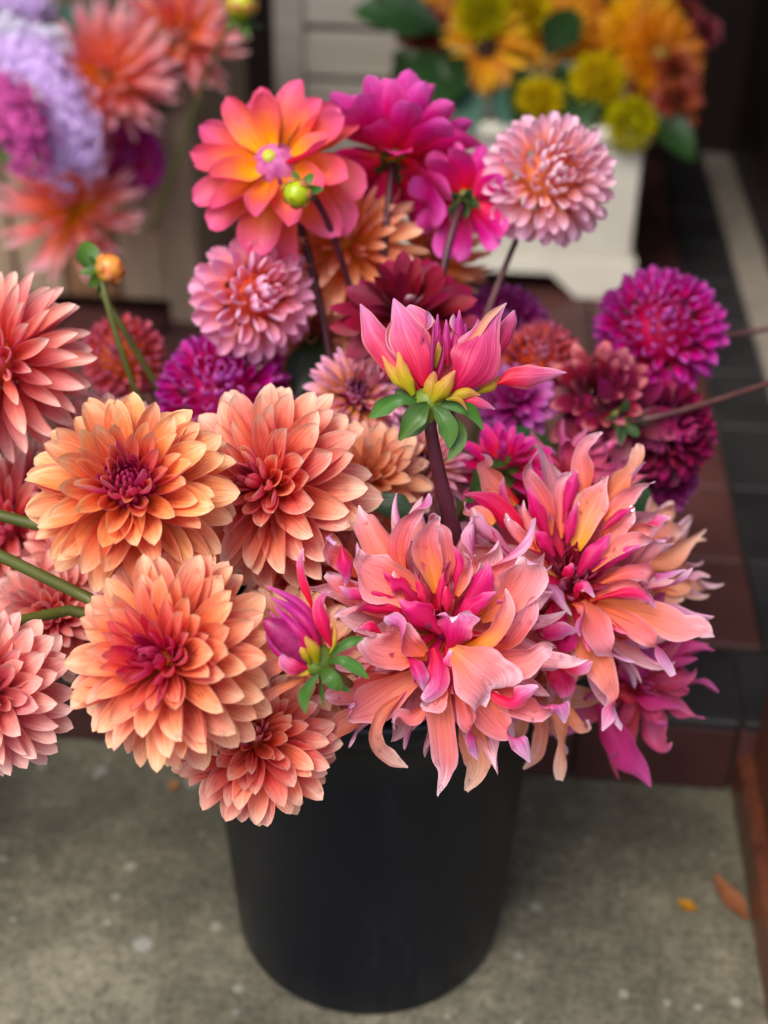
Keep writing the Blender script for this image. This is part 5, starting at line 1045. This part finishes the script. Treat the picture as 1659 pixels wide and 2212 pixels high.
bgleaf('folded green leaf beside the round yellow bud', 195, 590, 1.02, .028, 100, BC + Vector((0, .03, .16)), 'leaf', (.3, .3, .9), .4)

# ------------------------------------------------------------------ right-hand background bunch
CCT = SHOP @ Vector((cc.x - Wd * .5, cc.y + Dp * .5, STEP_H + .08))
bg('yellow sunflower with a dark brown eye above the cream crate', 1050, 105, 2.00, (.0, -.05, 1), .058, 'daisy', 'sunflower', 91, CCT, 'sunflower', 'sunflower', eye='discbrown', eye_r=.30)
bg('golden gerbera with long rays beside the lime pompons', 1385, 75, 2.02, (.15, .05, .98), .060, 'daisy', 'sunflower', 92, CCT, 'gerbera', 'gerbera', eye='discbrown', eye_r=.26, over=dict(N=56))
bg('orange gerbera with a dark eye behind the yellow sunflower', 1245, 75, 2.08, (-.05, .05, .99), .056, 'daisy', 'sunorange', 93, CCT, 'gerbera', 'gerbera', eye='discbrown', eye_r=.28, over=dict(N=56))
bg('golden gerbera behind the golden one with long rays', 1320, -5, 2.12, (.05, .05, .99), .058, 'daisy', 'sunflower', 94, CCT, 'gerbera', 'gerbera', eye='discbrown', eye_r=.24)
bg('yellow sunflower with a small eye between the lime pompon and the gerberas', 1180, 60, 2.05, (.0, .05, 1), .060, 'daisy', 'sunflower', 95, CCT, 'sunflower', 'sunflower', eye='discbrown', eye_r=.2, over=dict(N=56))
bg('yellow orange gerbera low beside the lime pompon on the crate corner', 1425, 120, 2.0, (.25, -.05, .96), .055, 'daisy', 'sunorange', 96, CCT, 'gerbera', 'gerbera', eye='discgold', eye_r=.22, over=dict(N=50))
bg('golden sunflower behind the lime green pompon', 1000, -10, 2.1, (.0, .05, 1), .060, 'daisy', 'sunflower', 97, CCT, 'sunflower', 'sunflower', eye='discbrown', eye_r=.2, over=dict(N=50))
for k, (x, y, z, r, mt, lab) in enumerate([(1040, 25, 1.98, .044, 'limegreen', 'lime green pompon chrysanthemum above the yellow sunflower'), (1130, 20, 2.02, .044, 'lime', 'yellow pompon chrysanthemum between the sunflower and the gerberas'),
        (1165, 222, 1.95, .040, 'lime', 'yellow pompon chrysanthemum low over the crate rim'), (1290, 175, 1.96, .044, 'lime', 'yellow pompon chrysanthemum under the orange gerberas'),
        (1362, 268, 1.95, .042, 'limegreen', 'lime pompon chrysanthemum hanging over the corner of the cream crate'), (1110, 85, 2.06, .036, 'lime', 'small yellow pompon chrysanthemum tucked behind the sunflower')]):
    bg(lab, x, y, z, ((x - 1200) / 700, (150 - y) / 500, .9), r, 'pompon', mt, 100 + k, CCT, 'chrysanthemum', 'chrysanthemum', over=dict(W=[(0, .13), (1, .14)], L=[(0, .5), (1, .72)], rb=.35, N=200, jit=9, a=[(0, (1.6, 1.4, 1.2)), (1, (1.2, .8, .8))], bend=[(0, (24, 20)), (1, (30, 30))]))
for k, (x, y, z, r, mt, lab) in enumerate([(920, 70, 2.02, .046, 'rustred', 'dark rust red flower beside the yellow sunflower'), (1455, 160, 2.0, .044, 'rust', 'rust brown flower beside the orange gerbera'),
        (1462, 222, 1.98, .042, 'rust', 'rust brown flower under the other rust brown one'), (1402, 195, 2.04, .036, 'rust', 'rust brown flower half hidden behind the lime pompon'),
        (1520, 70, 2.1, .030, 'maroonpink', 'dull pink flower at the dark wall'), (1480, 40, 2.12, .034, 'rustred', 'dark rust flower between the gerbera and the dull pink flower')]):
    bg(lab, x, y, z, (.1, .1, .98), r, 'loose', mt, 120 + k, CCT, 'flower', 'rust_flower', eye='discbrown', eye_r=.25)
for k, (x, y, L, az, mt, lab) in enumerate([(860, 110, .14, -60, 'leafdark', 'broad dark leaf under the rust red flower'), (880, 30, .12, 120, 'leafdark', 'dark leaf above the rust red flower'), (960, 190, .10, 200, 'leafdark', 'dark leaf beside the yellow sunflower'),
        (1010, 190, .08, -90, 'eucalyptus', 'blue green round leaf under the yellow sunflower'), (1075, 195, .08, -70, 'eucalyptus', 'blue green leaf beside the low yellow pompon'), (1150, 160, .11, -100, 'leafdark', 'dark leaf between the sunflower and the yellow pompons'),
        (1200, 140, .11, -40, 'leafdark', 'dark leaf under the dark eyed orange gerbera'), (1215, 190, .09, -120, 'leafdark', 'dark leaf behind the low yellow pompon'), (1320, 220, .08, -80, 'leaf', 'green leaf above the lime pompon on the crate corner'), (1180, 120, .10, 60, 'leafdark', 'dark upright leaf among the gerberas'), (1000, 120, .15, 230, 'leafdark', 'long dark leaf behind the yellow sunflower'), (1120, 150, .14, -70, 'leafdark', 'long dark leaf hanging between the sunflower and the pompons'), (1250, 150, .13, -100, 'leafdark', 'dark leaf hanging under the gerberas behind the pompons'), (950, 60, .13, 170, 'leafdark', 'dark leaf spreading behind the rust red flower'), (1400, 240, .1, -50, 'leafdark', 'dark leaf behind the lime pompon at the crate corner')]):
    bgleaf(lab, x, y, 1.98, L, az, CCT, mt, W=.34)

# ------------------------------------------------------------------ fallen leaf and petal on the concrete
def fallen(label, name, px, py, L, W, rot, mat):
    p = ground(px, py); e = empty(name, Matrix.Translation(p + Vector((0, 0, .003))) @ Matrix.Rotation(R(rot), 4, 'Z')); tag(e, label, 'leaf')
    m = petal_mesh(W=W, nu=6, nv=10, p=2.6, q=.8, b=.25, a=(.5, .4, .5), bend=(8, 10), ruf=.1, fr=2, mat=M[mat], name='blade', peak=.4)
    put(m, e, Matrix.Translation((0, -L / 2, 0)) @ Matrix.Scale(L, 4), 1, 'blade')
fallen('dry orange brown leaf lying on the concrete beside the pier', 'fallen_leaf', 1575, 1945, .052, .20, 24, 'fallen')
fallen('crumpled yellow leaf scrap lying on the concrete near the dry leaf', 'fallen_leaf', 1482, 1962, .018, .4, 60, 'fallenyellow')
fallen('tiny orange leaf scrap on the concrete below the coral red dahlia', 'fallen_leaf', 375, 1702, .014, .4, 10, 'fallen')
